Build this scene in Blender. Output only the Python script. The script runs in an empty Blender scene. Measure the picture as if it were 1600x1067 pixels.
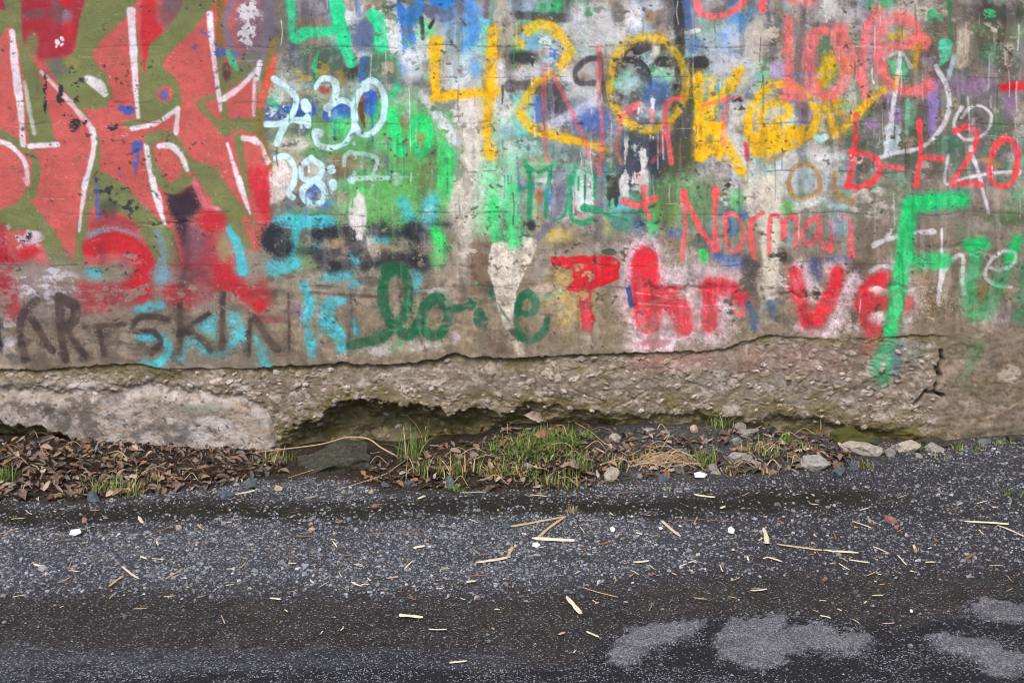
import bpy, bmesh, math, random
import numpy as np
from mathutils import Vector, Matrix, Euler, noise as mnoise

SC = bpy.context.scene
COL = SC.collection
# ---------------------------------------------------------------- camera, sky, sun, exposure
CAM_H, CAM_D, FPX = 1.62, 5.7, 1900.0
cam = bpy.data.cameras.new('camera')
cam.sensor_width = 36; cam.lens = 36 * FPX / 1600; cam.shift_y = -383.5 / 1600; cam.clip_end = 500; cam.clip_start = .05
cam_ob = bpy.data.objects.new('camera', cam); COL.objects.link(cam_ob)
cam_ob.location = (0, -CAM_D, CAM_H); cam_ob.rotation_euler = (math.radians(90), 0, 0)
SC.camera = cam_ob

SUN_EL, SUN_AZ = math.radians(52), math.radians(200)          # high behind the camera's left shoulder, behind cloud
world = bpy.data.worlds.new('World'); SC.world = world; world.use_nodes = True
wn = world.node_tree; bg = wn.nodes['Background']
sky = wn.nodes.new('ShaderNodeTexSky'); sky.sky_type = 'NISHITA'; sky.sun_disc = False
sky.sun_elevation = SUN_EL; sky.sun_rotation = SUN_AZ; sky.dust_density = 4.0; sky.air_density = 1.0; sky.ozone_density = .6
wn.links.new(sky.outputs[0], bg.inputs[0]); bg.inputs[1].default_value = .13
sun = bpy.data.lights.new('sun', 'SUN'); sun.energy = 1.2; sun.angle = math.radians(24); sun.color = (1, .985, .97)
sun_ob = bpy.data.objects.new('sun', sun); COL.objects.link(sun_ob)
sd = Vector((math.sin(SUN_AZ) * math.cos(SUN_EL), math.cos(SUN_AZ) * math.cos(SUN_EL), math.sin(SUN_EL)))
sun_ob.rotation_euler = sd.to_track_quat('Z', 'Y').to_euler()
SC.view_settings.view_transform = 'Standard'; SC.view_settings.look = 'None'
SC.view_settings.gamma = 1; SC.view_settings.use_curve_mapping = False; SC.view_settings.exposure = 0.6
SC.cycles.pixel_filter_type = 'BLACKMAN_HARRIS'; SC.cycles.filter_width = 1.0
# ---------------------------------------------------------------- numeric helpers
RNG = np.random.RandomState(7)
_TAB = RNG.rand(512, 512)

def vnoise(x, y, seed=0):
    x = np.asarray(x, float) + seed * 37.17; y = np.asarray(y, float) + seed * 91.73
    xf = np.floor(x); yf = np.floor(y)
    fx = x - xf; fy = y - yf
    fx = fx * fx * (3 - 2 * fx); fy = fy * fy * (3 - 2 * fy)
    xi = xf.astype(np.int64) & 511; yi = yf.astype(np.int64) & 511
    x1 = (xi + 1) & 511; y1 = (yi + 1) & 511
    a = _TAB[xi, yi]; b = _TAB[x1, yi]; c = _TAB[xi, y1]; d = _TAB[x1, y1]
    return (a * (1 - fx) + b * fx) * (1 - fy) + (c * (1 - fx) + d * fx) * fy

def fbm(x, y, seed=0, oct=4, gain=.5):
    s = 0; amp = 1; tot = 0
    for k in range(oct):
        c, d = math.cos(.6 + 1.1 * k) * 1.93 ** k, math.sin(.6 + 1.1 * k) * 1.93 ** k      # every octave turned, so no grid shows
        s = s + amp * vnoise(x * c - y * d, x * d + y * c, seed + k * 5.3); tot += amp; amp *= gain
    return s / tot

def sstep(a, b, x):
    t = np.clip((x - a) / (b - a), 0, 1)
    return t * t * (3 - 2 * t)

def voronoi(x, y, seed=0, jit=.9):
    """distance to nearest and second nearest feature point, and the nearest cell's random value"""
    x = np.asarray(x, float) + seed * 11.3; y = np.asarray(y, float) + seed * 7.7
    xf = np.floor(x).astype(np.int64); yf = np.floor(y).astype(np.int64)
    d1 = np.full(x.shape, 9.); d2 = np.full(x.shape, 9.); cid = np.zeros(x.shape)
    for i in (-1, 0, 1):
        for j in (-1, 0, 1):
            cx = (xf + i) & 511; cy = (yf + j) & 511
            px = xf + i + .5 + jit * (_TAB[cx, cy] - .5); py = yf + j + .5 + jit * (_TAB[cy, (cx + 91) & 511] - .5)
            d = np.hypot(px - x, py - y)
            cl = d < d1
            d2 = np.where(cl, d1, np.minimum(d2, d)); cid = np.where(cl, _TAB[(cx + 17) & 511, cy], cid); d1 = np.where(cl, d, d1)
    return d1, d2, cid

def to_lin(c):
    c = np.clip(np.asarray(c, float), 0, 1)
    return np.where(c <= .04045, c / 12.92, ((c + .055) / 1.055) ** 2.4)

def lin255(*c):
    return tuple(to_lin(np.array(c) / 255.))

def interp(pts, x):
    p = np.array(pts, float)
    return np.interp(x, p[:, 0], p[:, 1])
# ---------------------------------------------------------------- the wall's paint, layer over layer
# The wall face is measured in units of 3 mm; u runs to the right, v runs down (v = 690 is the ground line).
U = np.concatenate([np.linspace(-900, -8, 90), np.linspace(0, 1600, 1121), np.linspace(1608, 2500, 90)])
V = np.concatenate([np.linspace(-330, -6, 50), np.linspace(0, 730, 512), np.linspace(736, 790, 6)])
UU, VV = np.meshgrid(U, V)
NF = fbm(UU / 1.8, VV / 1.8, 1, 1)
NM = fbm(UU / 9, VV / 9, 2, 3)
NB = fbm(UU / 45, VV / 45, 3, 4)
def norm(f, sd=.115):
    return .5 + (f - f.mean()) * (sd / f.std())
NW = norm(fbm(UU / 20, VV / 14, 4, 6, .70))                                         # flaking
NV = fbm(UU / 10, VV / 70, 6, 4)                                                    # runs down the wall
NH = fbm(UU / 120, VV / 9, 8, 4)                                                    # board marks
NT = norm(fbm(UU / 7, VV / 7, 9, 5, .75))
CAN = np.zeros(UU.shape + (3,))
K = 400 / 1423.

def T(t, pts):
    return np.array(pts, float) * K + np.array(t, float)

A1, A2, A3, A4 = (0, 0), (400, 0), (800, 0), (1200, 0)
B1, B2, B3, B4 = (0, 280), (400, 280), (800, 280), (1200, 280)
C1, C2, C3, C4 = (0, 520), (400, 520), (800, 520), (1200, 520)

def catmull(p, step=3.):
    if len(p) < 3:
        return p
    q = np.vstack([2 * p[0] - p[1], p, 2 * p[-1] - p[-2]])
    out = []
    for i in range(1, len(q) - 2):
        n = max(2, int(np.linalg.norm(q[i + 1] - q[i]) / step))
        t = np.linspace(0, 1, n, endpoint=False)[:, None]
        out.append(.5 * (2 * q[i] + (q[i + 1] - q[i - 1]) * t + (2 * q[i - 1] - 5 * q[i] + 4 * q[i + 1] - q[i + 2]) * t ** 2
                         + (3 * q[i] - q[i - 1] - 3 * q[i + 1] + q[i + 2]) * t ** 3))
    return np.vstack(out + [p[-1:]])

def win(x0, y0, x1, y1):
    i0, i1 = np.searchsorted(U, [x0, x1]); j0, j1 = np.searchsorted(V, [y0, y1])
    return slice(j0, j1), slice(i0, i1)

def lay(sl, al, col):
    c = np.array(col, float) / 255.
    tint = 1 + (NB[sl] - .5)[..., None] * .16
    CAN[sl] = CAN[sl] * (1 - al[..., None]) + c * tint * al[..., None]

def seg_d(X, Y, a, b):
    d = b - a; L = max((d * d).sum(), 1e-9)
    t = np.clip(((X - a[0]) * d[0] + (Y - a[1]) * d[1]) / L, 0, 1)
    return np.hypot(X - a[0] - t * d[0], Y - a[1] - t * d[1]), t

def S(t, col, w, pts, a=1., soft=None, wear=0., spk=.9, smooth=True):
    """one pass of a spray can or a brush"""
    p = T(t, pts)
    if smooth:
        p = catmull(p)
    ws = np.array(w if hasattr(w, '__len__') else (w, w), float) * K / 2
    rr = np.interp(np.linspace(0, 1, len(p)), np.linspace(0, 1, len(ws)), ws)
    sd = RNG.rand() * 300
    rr = rr * (1 + .34 * (vnoise(p[:, 0] / 17 + sd, p[:, 1] / 17, 3) - .5))
    ld = .80 + .28 * vnoise(p[:, 0] / 24 + sd, p[:, 1] / 24, 4)
    hal = soft is not None and soft >= 11
    if soft is None:
        soft = 1.6
    else:
        soft = soft * K * .75
    pad = rr.max() + soft * 1.5 + 9
    sl = win(p[:, 0].min() - pad, p[:, 1].min() - pad, p[:, 0].max() + pad, p[:, 1].max() + pad)
    cov = np.zeros(UU[sl].shape)
    if cov.size == 0:
        return
    uo, vo = sl[1].start, sl[0].start
    for i in range(len(p) - 1):
        r = max(rr[i], rr[i + 1]); q = r + soft * 1.5 + 9
        s2 = win(min(p[i][0], p[i + 1][0]) - q, min(p[i][1], p[i + 1][1]) - q, max(p[i][0], p[i + 1][0]) + q, max(p[i][1], p[i + 1][1]) + q)
        if s2[0].stop <= s2[0].start or s2[1].stop <= s2[1].start:
            continue
        d, tt = seg_d(UU[s2], VV[s2], p[i], p[i + 1])
        d = d + (NM[s2] - .5) * min(4., 1 + rr[i] * .25)
        e = (rr[i] * (1 - tt) + rr[i + 1] * tt) - d
        f = sstep(-soft, soft, e) * min(1., ld[i])
        if hal:
            f = np.maximum(f, .34 * sstep(-7 - soft, -soft * .3, e) * sstep(.55, .85, NF[s2]) + .12 * sstep(-8 - soft, 0, e))
        l2 = slice(s2[0].start - vo, s2[0].stop - vo), slice(s2[1].start - uo, s2[1].stop - uo)
        cov[l2] = np.maximum(cov[l2], f)
    fin(sl, cov, col, a, wear, spk)

def fin(sl, cov, col, a, wear, spk):
    cov = np.clip(cov + (NF[sl] - .5) * spk * 2.2 * cov * (1 - cov), 0, 1)
    if wear > 0:
        th = .26 + .42 * wear
        cov = cov * sstep(th - .05, th + .05, NW[sl]) * (.84 + .16 * sstep(.35, .6, NT[sl]))
    else:
        cov = cov * (1 - .5 * sstep(.70, .84, NW[sl])) * (.93 + .07 * sstep(.35, .6, NT[sl]))
    lay(sl, cov * a, col)

def P(t, col, pts, a=1., soft=5, wear=0., spk=.9):
    """a filled area"""
    p = T(t, pts); soft = soft * K
    pad = soft * 2 + 4
    sl = win(p[:, 0].min() - pad, p[:, 1].min() - pad, p[:, 0].max() + pad, p[:, 1].max() + pad)
    X = UU[sl]; Y = VV[sl]
    dm = np.full(X.shape, 1e9); ins = np.zeros(X.shape, bool)
    for i in range(len(p)):
        q0, q1 = p[i], p[(i + 1) % len(p)]
        dm = np.minimum(dm, seg_d(X, Y, q0, q1)[0])
        if q0[1] != q1[1]:
            c = (q0[1] > Y) != (q1[1] > Y)
            ins ^= c & (X < (q1[0] - q0[0]) * (Y - q0[1]) / (q1[1] - q0[1]) + q0[0])
    sd = np.where(ins, dm, -dm) + (NM[sl] - .5) * 5
    fin(sl, sstep(-soft, soft, sd), col, a, wear, spk)

def B(t, col, x, y, rx, ry, a=1., soft=.5, wear=0., spk=.9):
    """a soft cloud of paint"""
    c = T(t, [(x, y)])[0]; rx *= K; ry *= K
    sl = win(c[0] - rx * 1.5, c[1] - ry * 1.5, c[0] + rx * 1.5, c[1] + ry * 1.5)
    d = np.hypot((UU[sl] - c[0]) / rx, (VV[sl] - c[1]) / ry) + (NM[sl] - .5) * .35
    fin(sl, 1 - sstep(1 - soft, 1 + soft * .6, d), col, a, wear, spk)

def M(t, col, x, y, rx, ry, a=.9, thr=.55, n='w'):
    """flakes and scuffs: only where the relief is high"""
    c = T(t, [(x, y)])[0]; rx *= K; ry *= K
    sl = win(c[0] - rx * 1.2, c[1] - ry * 1.2, c[0] + rx * 1.2, c[1] + ry * 1.2)
    d = np.hypot((UU[sl] - c[0]) / rx, (VV[sl] - c[1]) / ry)
    f = {'w': NW, 'v': .6 * NV + .4 * NW, 'h': .6 * NH + .4 * NW, 'f': .5 * NW + .5 * NF}[n][sl]
    al = sstep(thr - .03, thr + .03, f + .10 * (1 - d) - .075) * (1 - sstep(.8, 1.15, d))
    lay(sl, al * a, col)

# --- bare concrete
g = .5 + (NB - .5) * .9 + (NH - .5) * .5
base = np.stack([118 + 60 * g, 108 + 58 * g, 96 + 56 * g], -1)
dk = sstep(.52, .68, fbm(UU / 30, VV / 18, 11, 4))[..., None]
CAN[:] = (base * (1 - .28 * dk)) / 255.

# --- old layers nobody can read any more, all over the upper wall and on along it to both sides
SALM, OLIV, DRED, RED = (200, 98, 94), (120, 130, 84), (162, 42, 60), (200, 42, 56)
WHT, PALE, CYAN, MINT = (232, 226, 238), (196, 232, 243), (84, 196, 214), (50, 212, 150)
YEL, CORAL, DGRN, NAVY = (240, 188, 36), (238, 112, 116), (34, 98, 68), (38, 42, 52)
rr = random.Random(11)
gc_ = sstep(.36, .60, norm(fbm(UU / 40, VV / 60, 205, 6, .66))) * sstep(420, 480, UU + (NB - .5) * 60) * (1 - sstep(300, 380, VV + (NB - .5) * 60))
lay((slice(None), slice(None)), gc_ * (.85 - .45 * sstep(1230, 1400, UU)), (190, 188, 190))
old = [(205, 203, 208), (205, 196, 184), (112, 112, 132), (84, 122, 190), (74, 164, 108), (150, 178, 200), (92, 86, 82), (132, 118, 96),
       (176, 192, 196), (104, 150, 96), (190, 180, 168), (70, 66, 66)]
for k in range(330):
    x = rr.uniform(400, 1620) if k < 230 else rr.choice([rr.uniform(-880, -20), rr.uniform(1610, 2450)])
    y = rr.uniform(-300, 350) if k >= 230 or k % 4 == 0 else rr.uniform(-20, 330)
    an = rr.choice([1.57, 1.57, 1.2, 1.9, .3, 2.8, 0]); L = rr.uniform(25, 95)
    cv = rr.uniform(-20, 20)
    dx, dy = math.cos(an) * L, math.sin(an) * L
    S((x, y), rr.choice(old), rr.uniform(60, 210), [(0, 0), ((dx / 2 + cv) / K, (dy / 2) / K), (dx / K, dy / K)],
      a=rr.uniform(.35, .8), soft=rr.choice([8, 25, 50]), wear=rr.choice([0, .3, .45, .6]))
vivid = [(226, 226, 232), (226, 226, 232), (222, 216, 208), (96, 205, 140), (110, 210, 215), (78, 132, 210), (150, 205, 175), (90, 180, 110), (176, 200, 222), (60, 60, 66)]
for k in range(170):
    x, y = rr.uniform(440, 1300), rr.uniform(-10, 330); L = rr.uniform(20, 80); an = rr.choice([1.57, 1.4, 1.75, 1.57, .5, 2.6])
    S((x, y), rr.choice(vivid), rr.uniform(40, 150), [(0, 0), (math.cos(an) * L * .5 / K + rr.uniform(-20, 20), math.sin(an) * L * .5 / K), (math.cos(an) * L / K, math.sin(an) * L / K)], a=rr.uniform(.4, .85), soft=rr.choice([8, 20, 40]), wear=rr.choice([.1, .4, .55, .65]))
for k in range(120):
    x, y = rr.uniform(1250, 1600), rr.uniform(-10, 320); L = rr.uniform(20, 90); an = rr.choice([1.57, 1.45, 1.7])
    S((x, y), rr.choice([(60, 140, 98), (54, 118, 84), (196, 188, 174), (206, 202, 196), (150, 125, 165), (70, 64, 62), (110, 185, 150), (84, 78, 72)]), rr.uniform(30, 110), [(0, 0), (rr.uniform(-15, 15), math.sin(an) * L * .5 / K), (math.cos(an) * L / K, math.sin(an) * L / K)], a=rr.uniform(.4, .85), soft=rr.choice([8, 20, 34]), wear=rr.choice([.3, .5, .6, .7]))
# dark, bare board at the upper right
for (x, y, rx, ry) in ((1480, 150, 150, 190), (1250, 80, 60, 60), (1400, 210, 140, 60), (1560, 40, 90, 70)):
    B((x, y), (92, 82, 72), 0, 0, rx / K, ry / K, a=.5, soft=.6, wear=.22)
B((1420, 350), (136, 124, 112), 0, 0, 260 / K, 70 / K, a=.75, soft=.5)
B((1420, 470), (130, 114, 96), 0, 0, 230 / K, 80 / K, a=.6, soft=.5)
B((560, 520), (150, 136, 116), 0, 0, 260 / K, 50 / K, a=.7, soft=.6)
B((960, 500), (150, 136, 112), 0, 0, 230 / K, 60 / K, a=.7, soft=.6)

# ================= left: the big red and olive piece
P(A1, SALM, [(-200, -60), (1480, -60), (1430, 500), (1450, 900), (1480, 1300), (1300, 1500), (300, 1480), (-200, 1420)], soft=14)
P(A1, DRED, [(110, -30), (490, -30), (440, 180), (400, 300), (300, 330), (230, 340), (115, 230)], a=.9, soft=22)
B(A1, (112, 96, 100), 330, 60, 60, 90, a=.7); B(A1, (96, 92, 88), 200, 80, 80, 34, a=.6); B(A1, (150, 150, 172), 375, 95, 34, 46, a=.6)
B(A1, RED, 370, 10, 40, 40); B(A1, RED, 380, 170, 40, 60, a=.7)
S(A1, DRED, 50, [(10, -20), (14, 40)], soft=14)
P(A1, RED, [(790, -30), (860, -30), (870, 120), (905, 170), (830, 290), (800, 420), (780, 200)], a=.85, soft=16)
B(A1, (112, 84, 92), 950, 60, 80, 110, a=.7); B(A1, (100, 96, 112), 960, 20, 60, 60, a=.5)
P(A1, OLIV, [(20, -30), (115, -30), (122, 220), (215, 400), (240, 480), (300, 760), (322, 800), (160, 815), (130, 450), (100, 240), (60, 130), (0, 215), (-60, 300), (-60, 60), (30, 60)], soft=7)
P(A1, OLIV, [(480, -30), (790, -30), (700, 90), (510, 290), (522, 335), (600, 430), (626, 500), (600, 590), (540, 612), (460, 600), (500, 680), (562, 780), (562, 850), (552, 950), (530, 1000), (490, 1080), (466, 1000), (522, 880), (532, 760), (480, 650), (330, 480), (262, 350), (230, 332), (330, 330), (400, 310), (425, 260), (432, 150)], soft=8)
B(A1, OLIV, 180, 250, 40, 70, a=.9); B(A1, (110, 106, 116), 320, 380, 60, 60, a=.7, soft=.8); B(A1, (160, 150, 90), 400, 350, 46, 40, a=.7)
P(A1, OLIV, [(755, 160), (800, 420), (830, 250), (920, 170), (1000, 60), (1030, -30), (1215, -30), (1190, 20), (1060, 180), (908, 335), (905, 380), (980, 440), (1012, 540), (1000, 620), (830, 680), (705, 722), (682, 686), (760, 655), (770, 430)], soft=8)
B(A1, SALM, 918, 525, 50, 48, soft=.2); B(A1, (96, 104, 160), 912, 530, 30, 34, a=.9)
S(A1, OLIV, 40, [(1190, 540), (1112, 570), (1160, 640), (1240, 720)], soft=6)
S(A1, (140, 108, 62), 46, [(1225, -20), (1225, 200), (1220, 300)], soft=14)
S(A1, OLIV, (40, 46), [(1230, 330), (1235, 500), (1255, 740)], soft=8)
S(A1, OLIV, 70, [(1250, 720), (1320, 690), (1440, 700)], soft=10)
S(A1, OLIV, 42, [(832, 790), (836, 900), (856, 1080)], soft=6)
S(A1, OLIV, 62, [(840, 770), (940, 760), (1010, 850), (1060, 920), (1180, 960), (1290, 1080)], soft=8)
S(A1, OLIV, 44, [(870, 930), (900, 1010), (950, 1036), (1010, 1000), (1040, 930)], soft=7)
P(A1, OLIV, [(540, 950), (600, 970), (760, 1080), (500, 1080)], soft=7)
S(A1, OLIV, 48, [(-40, 720), (100, 800), (188, 880), (200, 960), (180, 1080)], soft=6)
S(A1, OLIV, 42, [(1325, 760), (1345, 900), (1380, 1080)], soft=8); S(A1, RED, 50, [(1400, 960), (1420, 1080)], soft=14, a=.8)
P(A1, OLIV, [(1390, 280), (1440, 240), (1440, 380), (1300, 480), (1240, 510), (1250, 440)], soft=10)
B(A1, (90, 56, 60), 1260, 400, 26, 60, a=.8)
P(B1, OLIV, [(150, 60), (205, -20), (165, 110), (270, 250), (330, 330), (400, 470), (455, 540), (400, 560), (320, 552), (270, 450), (200, 285), (60, 285), (-40, 240), (-40, 195), (90, 130)], soft=8)
S(B1, OLIV, 62, [(500, 100), (462, 260), (425, 540)], soft=9)
P(B1, OLIV, [(540, 0), (640, 0), (820, 170), (930, 260), (970, 290), (1012, 480), (940, 480), (850, 470), (790, 300), (700, 195), (560, 170)], soft=10)
B(B1, (70, 72, 66), 600, 170, 70, 60, a=.7)
P(B1, (56, 44, 58), [(920, 80), (1010, 70), (1060, 30), (1110, 60), (1130, 150), (1050, 220), (1060, 330), (1020, 370), (985, 260), (940, 180)], soft=26)
B(B1, (140, 60, 78), 1100, 440, 140, 190, a=.8, soft=.7); B(B1, (126, 110, 128), 1080, 330, 60, 130, a=.6, soft=.8)
S(B1, OLIV, (60, 120, 130), [(1110, -30), (1230, 110), (1340, 240), (1370, 330)], soft=14)
S(B1, OLIV, 46, [(870, -10), (955, 60), (1050, 10)], soft=9)
S(B1, (222, 120, 138), 40, [(1085, 30), (1150, 170)], soft=12); B(B1, (224, 170, 176), 1190, 172, 46, 24)
B(B1, RED, 1180, 230, 90, 70, soft=.5, a=.9); S(B1, SALM, (40, 20), [(1250, -20), (1330, 110)], soft=10); S(B1, SALM, 40, [(1370, 230), (1430, 380)], soft=12)
# reds and scuffs under the piece
B(B1, (150, 138, 138), 300, 620, 330, 190, a=.8, soft=.6); B(B1, (150, 128, 120), 760, 660, 380, 160, a=.6, soft=.7)
M(B1, (206, 198, 212), 110, 330, 130, 90, thr=.47); M(B1, (200, 194, 208), 250, 590, 210, 110, thr=.5); M(B1, (190, 186, 200), 60, 860, 120, 130, thr=.55, a=.7); M(B1, (190, 188, 200), 270, 870, 80, 60, thr=.5, a=.7)
S(B1, RED, 70, [(-20, 450), (60, 440), (180, 395)], soft=26, a=.9); S(B1, (172, 34, 56), 90, [(0, 440), (40, 600), (80, 730)], soft=40, a=.85)
S(B1, (170, 40, 60), 60, [(0, 280), (10, 420)], soft=26, a=.8)
S(B1, (150, 172, 188), (30, 44, 30), [(500, 310), (570, 290), (690, 280), (770, 320)], soft=16, a=.8); S(B1, CYAN, 34, [(510, 320), (575, 290)], soft=16, a=.6)
S(B1, (160, 60, 74), 60, [(520, 250), (640, 230), (740, 270)], soft=22, a=.7)
S(B1, RED, 104, [(510, 380), (640, 345), (750, 400), (815, 480)], soft=16); S(B1, RED, 80, [(810, 470), (790, 560), (780, 640)], soft=30, a=.9)
P(B1, (178, 44, 58), [(440, 570), (600, 580), (760, 560), (850, 540), (850, 690), (780, 710), (640, 690), (560, 740), (450, 740), (420, 650)], soft=40, a=.75, wear=.1)
B(B1, RED, 770, 600, 80, 80, soft=.6); B(B1, CYAN, 530, 520, 60, 40, a=.8, soft=.8); B(B1, (130, 132, 108), 620, 510, 60, 60, a=.8, soft=.7); B(B1, (140, 110, 110), 690, 480, 50, 40, a=.7)
B(B1, (120, 168, 190), 900, 540, 60, 70, a=.9, soft=.7); S(B1, (126, 160, 190), 50, [(880, 300), (910, 400), (900, 480)], soft=26, a=.7)
S(B1, RED, 110, [(960, 640), (1060, 650), (1180, 600), (1300, 560)], soft=40, a=.75); S(B1, RED, 100, [(1230, 500), (1300, 600), (1440, 680)], soft=34, a=.9)
B(B1, (150, 140, 150), 1130, 640, 60, 80, a=.5, soft=.8); B(B1, (148, 150, 110), 1250, 380, 50, 80, a=.8)
S(B1, CYAN, (30, 62, 60), [(1268, 275), (1325, 380), (1345, 505)], soft=14)
S(B1, CYAN, 46, [(770, 725), (890, 700)], soft=22, a=.9)
for x, y, rx, ry, th in ((600, 620, 280, 90, .56), (1000, 620, 150, 110, .57), (50, 560, 100, 150, .56), (700, 470, 120, 60, .57), (1200, 640, 200, 60, .58)):
    M(B1, (152, 138, 130), x, y, rx, ry, thr=th, a=.8)
S(B1, (70, 50, 62), (60, 50, 40), [(1000, 250), (1040, 420), (1010, 600)], soft=40, a=.45); S(B1, (70, 54, 64), 40, [(560, 380), (570, 460)], soft=26, a=.4)
# cyan and black lettering along the foot
S(B1, CYAN, 52, [(775, 875), (890, 880), (935, 940), (885, 1020), (800, 1030)], soft=14)
P(B1, CYAN, [(1070, 825), (1180, 745), (1210, 760), (1205, 900), (1140, 860)], soft=16, a=.95)
S(B1, CYAN, 44, [(1010, 990), (1060, 880), (1150, 960), (1230, 970), (1290, 910)], soft=22, a=.85); S(B1, CYAN, 84, [(1300, 780), (1335, 870)], soft=26, a=.9)
BLK = (62, 52, 52)
for w, pts in ((44, [(205, 670), (135, 740), (110, 850), (140, 1000)]), (40, [(180, 780), (240, 880), (290, 955)]), (48, [(330, 660), (340, 850), (360, 1000)]),
               (52, [(330, 660), (415, 705), (410, 790), (345, 825)]), (38, [(370, 830), (425, 920), (480, 985)]), (28, [(470, 820), (590, 812), (700, 806)]),
               (32, [(550, 820), (562, 900), (582, 970)]), (36, [(930, 782), (850, 762), (765, 775), (740, 840), (850, 850), (892, 905), (845, 968)]),
               (34, [(1000, 700), (1000, 960)]), (34, [(1160, 750), (1080, 800), (1010, 855)]), (36, [(1040, 850), (1120, 890), (1170, 950)]),
               (36, [(1240, 640), (1236, 800), (1236, 935)]), (26, [(1390, 780), (1385, 980)]), (44, [(1423, 780), (1500, 900), (1545, 945)]), (18, [(1603, 640), (1608, 945)])):
    S(B1, BLK, w * 1.05, pts, soft=15, a=.88)
S(B1, (40, 36, 56), 34, [(-10, 820), (0, 940)], soft=12)
# white outlines of the piece
for w, pts, a in (((34, 44, 40, 30), [(68, 180), (88, 400), (112, 600), (128, 805)], .95), (26, [(138, 460), (160, 600), (190, 740)], .7), (28, [(165, 815), (320, 804)], 1),
                  (28, [(-30, 790), (30, 798), (90, 840), (145, 920), (154, 1020)], 1), ((16, 28, 34), [(230, 400), (380, 560), (490, 690), (520, 740)], .75), (30, [(512, 720), (524, 790), (508, 890), (480, 1000), (468, 1040)], .95),
                  ((40, 58, 34), [(485, 440), (540, 470), (585, 525)], 1), ((44, 44, 30, 24), [(728, 66), (742, 300), (756, 500), (768, 650)], 1), (28, [(735, 716), (850, 692), (940, 640), (986, 604)], 1),
                  (28, [(986, 602), (984, 660), (978, 742)], 1), ((38, 28, 24), [(1165, 80), (1180, 250), (1205, 450), (1226, 612)], 1), ((34, 30, 26), [(1232, 556), (1340, 482), (1440, 372)], 1),
                  (18, [(1415, 420), (1410, 640)], .8), (28, [(815, 812), (832, 950), (862, 1080)], 1), (30, [(885, 812), (950, 812), (1006, 865), (1040, 945)], 1),
                  ((18, 30), [(1265, 800), (1300, 920), (1340, 1060)], 1), (30, [(1350, 768), (1410, 785), (1470, 870)], 1)):
    S(A1, WHT, w, pts, a=a, soft=9)
S(B1, WHT, (30, 14), [(476, 0), (456, 150), (440, 290)], a=.8, soft=8); S(B1, WHT, (30, 44, 20), [(845, -10), (880, 130), (915, 245)], soft=8); S(B1, WHT, (22, 32, 8), [(1332, -10), (1362, 110), (1392, 195)], soft=8)
S(B1, (224, 170, 186), 26, [(140, 0), (156, 30)], soft=10)
# flakes in it
INK = (46, 48, 56)
for x, y, rx, ry in ((335, 540, 22, 90), (250, 520, 14, 110), (420, 440, 50, 80), (450, 560, 40, 30), (615, 690, 46, 46), (645, 640, 34, 30), (580, 320, 20, 60), (390, 680, 60, 60), (20, 600, 18, 20), (470, 640, 20, 60)):
    M(A1, INK, x, y, rx, ry, thr=.53, a=.92)
for x, y, rx, ry in ((1120, 240, 60, 90), (1235, 285, 60, 40), (1190, 240, 30, 24), (1335, 660, 24, 40), (520, 1020, 50, 30), (700, 620, 50, 40), (500, 630, 40, 20), (650, 970, 30, 20)):
    M(A1, (66, 100, 190), x, y, rx, ry, thr=.5, a=.92)
S(A1, (80, 104, 186), (60, 40, 6), [(765, 800), (755, 870), (755, 980)], wear=.25)
for x, y, rx, ry in ((660, 80, 90, 60), (720, 140, 80, 50), (520, 60, 50, 70), (110, 310, 70, 50)):
    M(B1, (44, 52, 60), x, y, rx, ry, thr=.54)
S(B1, (70, 104, 180), 24, [(540, 50), (545, 220)], a=.85, soft=6); M(B1, (66, 100, 190), 520, 30, 40, 30, thr=.5)
S(A1, (235, 228, 232), 22, [(318, 232), (322, 240)], soft=5); S(A1, (235, 228, 232), 18, [(342, 214), (348, 222)], soft=5); S(A1, (235, 228, 232), 16, [(348, 246), (340, 252)], soft=5); S(A1, (235, 228, 232), 10, [(312, 262), (316, 258)], soft=4); M(A1, (220, 205, 215), 720, 765, 50, 26, thr=.52); M(A1, (220, 205, 215), 640, 805, 40, 16, thr=.5); M(A1, (220, 205, 215), 860, 750, 60, 20, thr=.56)

# ================= second field: Ai / 2:30 / 28:7
B(A1, (112, 108, 130), 1400, 150, 110, 260, a=.75, soft=.6); M(A1, (216, 216, 220), 1385, 140, 80, 150, thr=.46); S(A1, MINT, (30, 44, 30), [(1270, 290), (1290, 340), (1315, 385)], soft=10, a=.85)
S(A1, (124, 120, 144), 34, [(1300, -10), (1250, 120), (1290, 270), (1330, 320)], soft=10)
B(A2, (106, 100, 96), 130, 150, 110, 260, a=.8, soft=.6); S(A2, (112, 108, 132), 60, [(60, -10), (80, 160), (40, 300)], soft=22, a=.8)
B(A2, (112, 108, 122), 320, 50, 120, 80, a=.85); B(A2, (128, 110, 92), 320, 130, 130, 40, a=.7, wear=.2); B(A2, (150, 140, 128), 330, 230, 130, 40, a=.7)
B(A2, (80, 94, 84), 370, 360, 210, 120, a=.9, soft=.5); M(A2, (172, 152, 84), 300, 380, 110, 110, thr=.52, a=.8); M(A2, (166, 140, 84), 500, 440, 80, 60, thr=.5, a=.8); S(A2, (50, 190, 120), (14, 30, 10), [(345, 290), (325, 370), (340, 430)], soft=6)
B(A2, (52, 60, 60), 530, 400, 50, 50, a=.9); S(A2, (84, 96, 108), 60, [(215, 260), (215, 350)], soft=20, a=.8)
M(A2, (222, 222, 228), 540, 60, 60, 110, thr=.44); S(A2, (84, 140, 210), 26, [(560, 0), (575, 90)], soft=10, a=.7)
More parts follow.
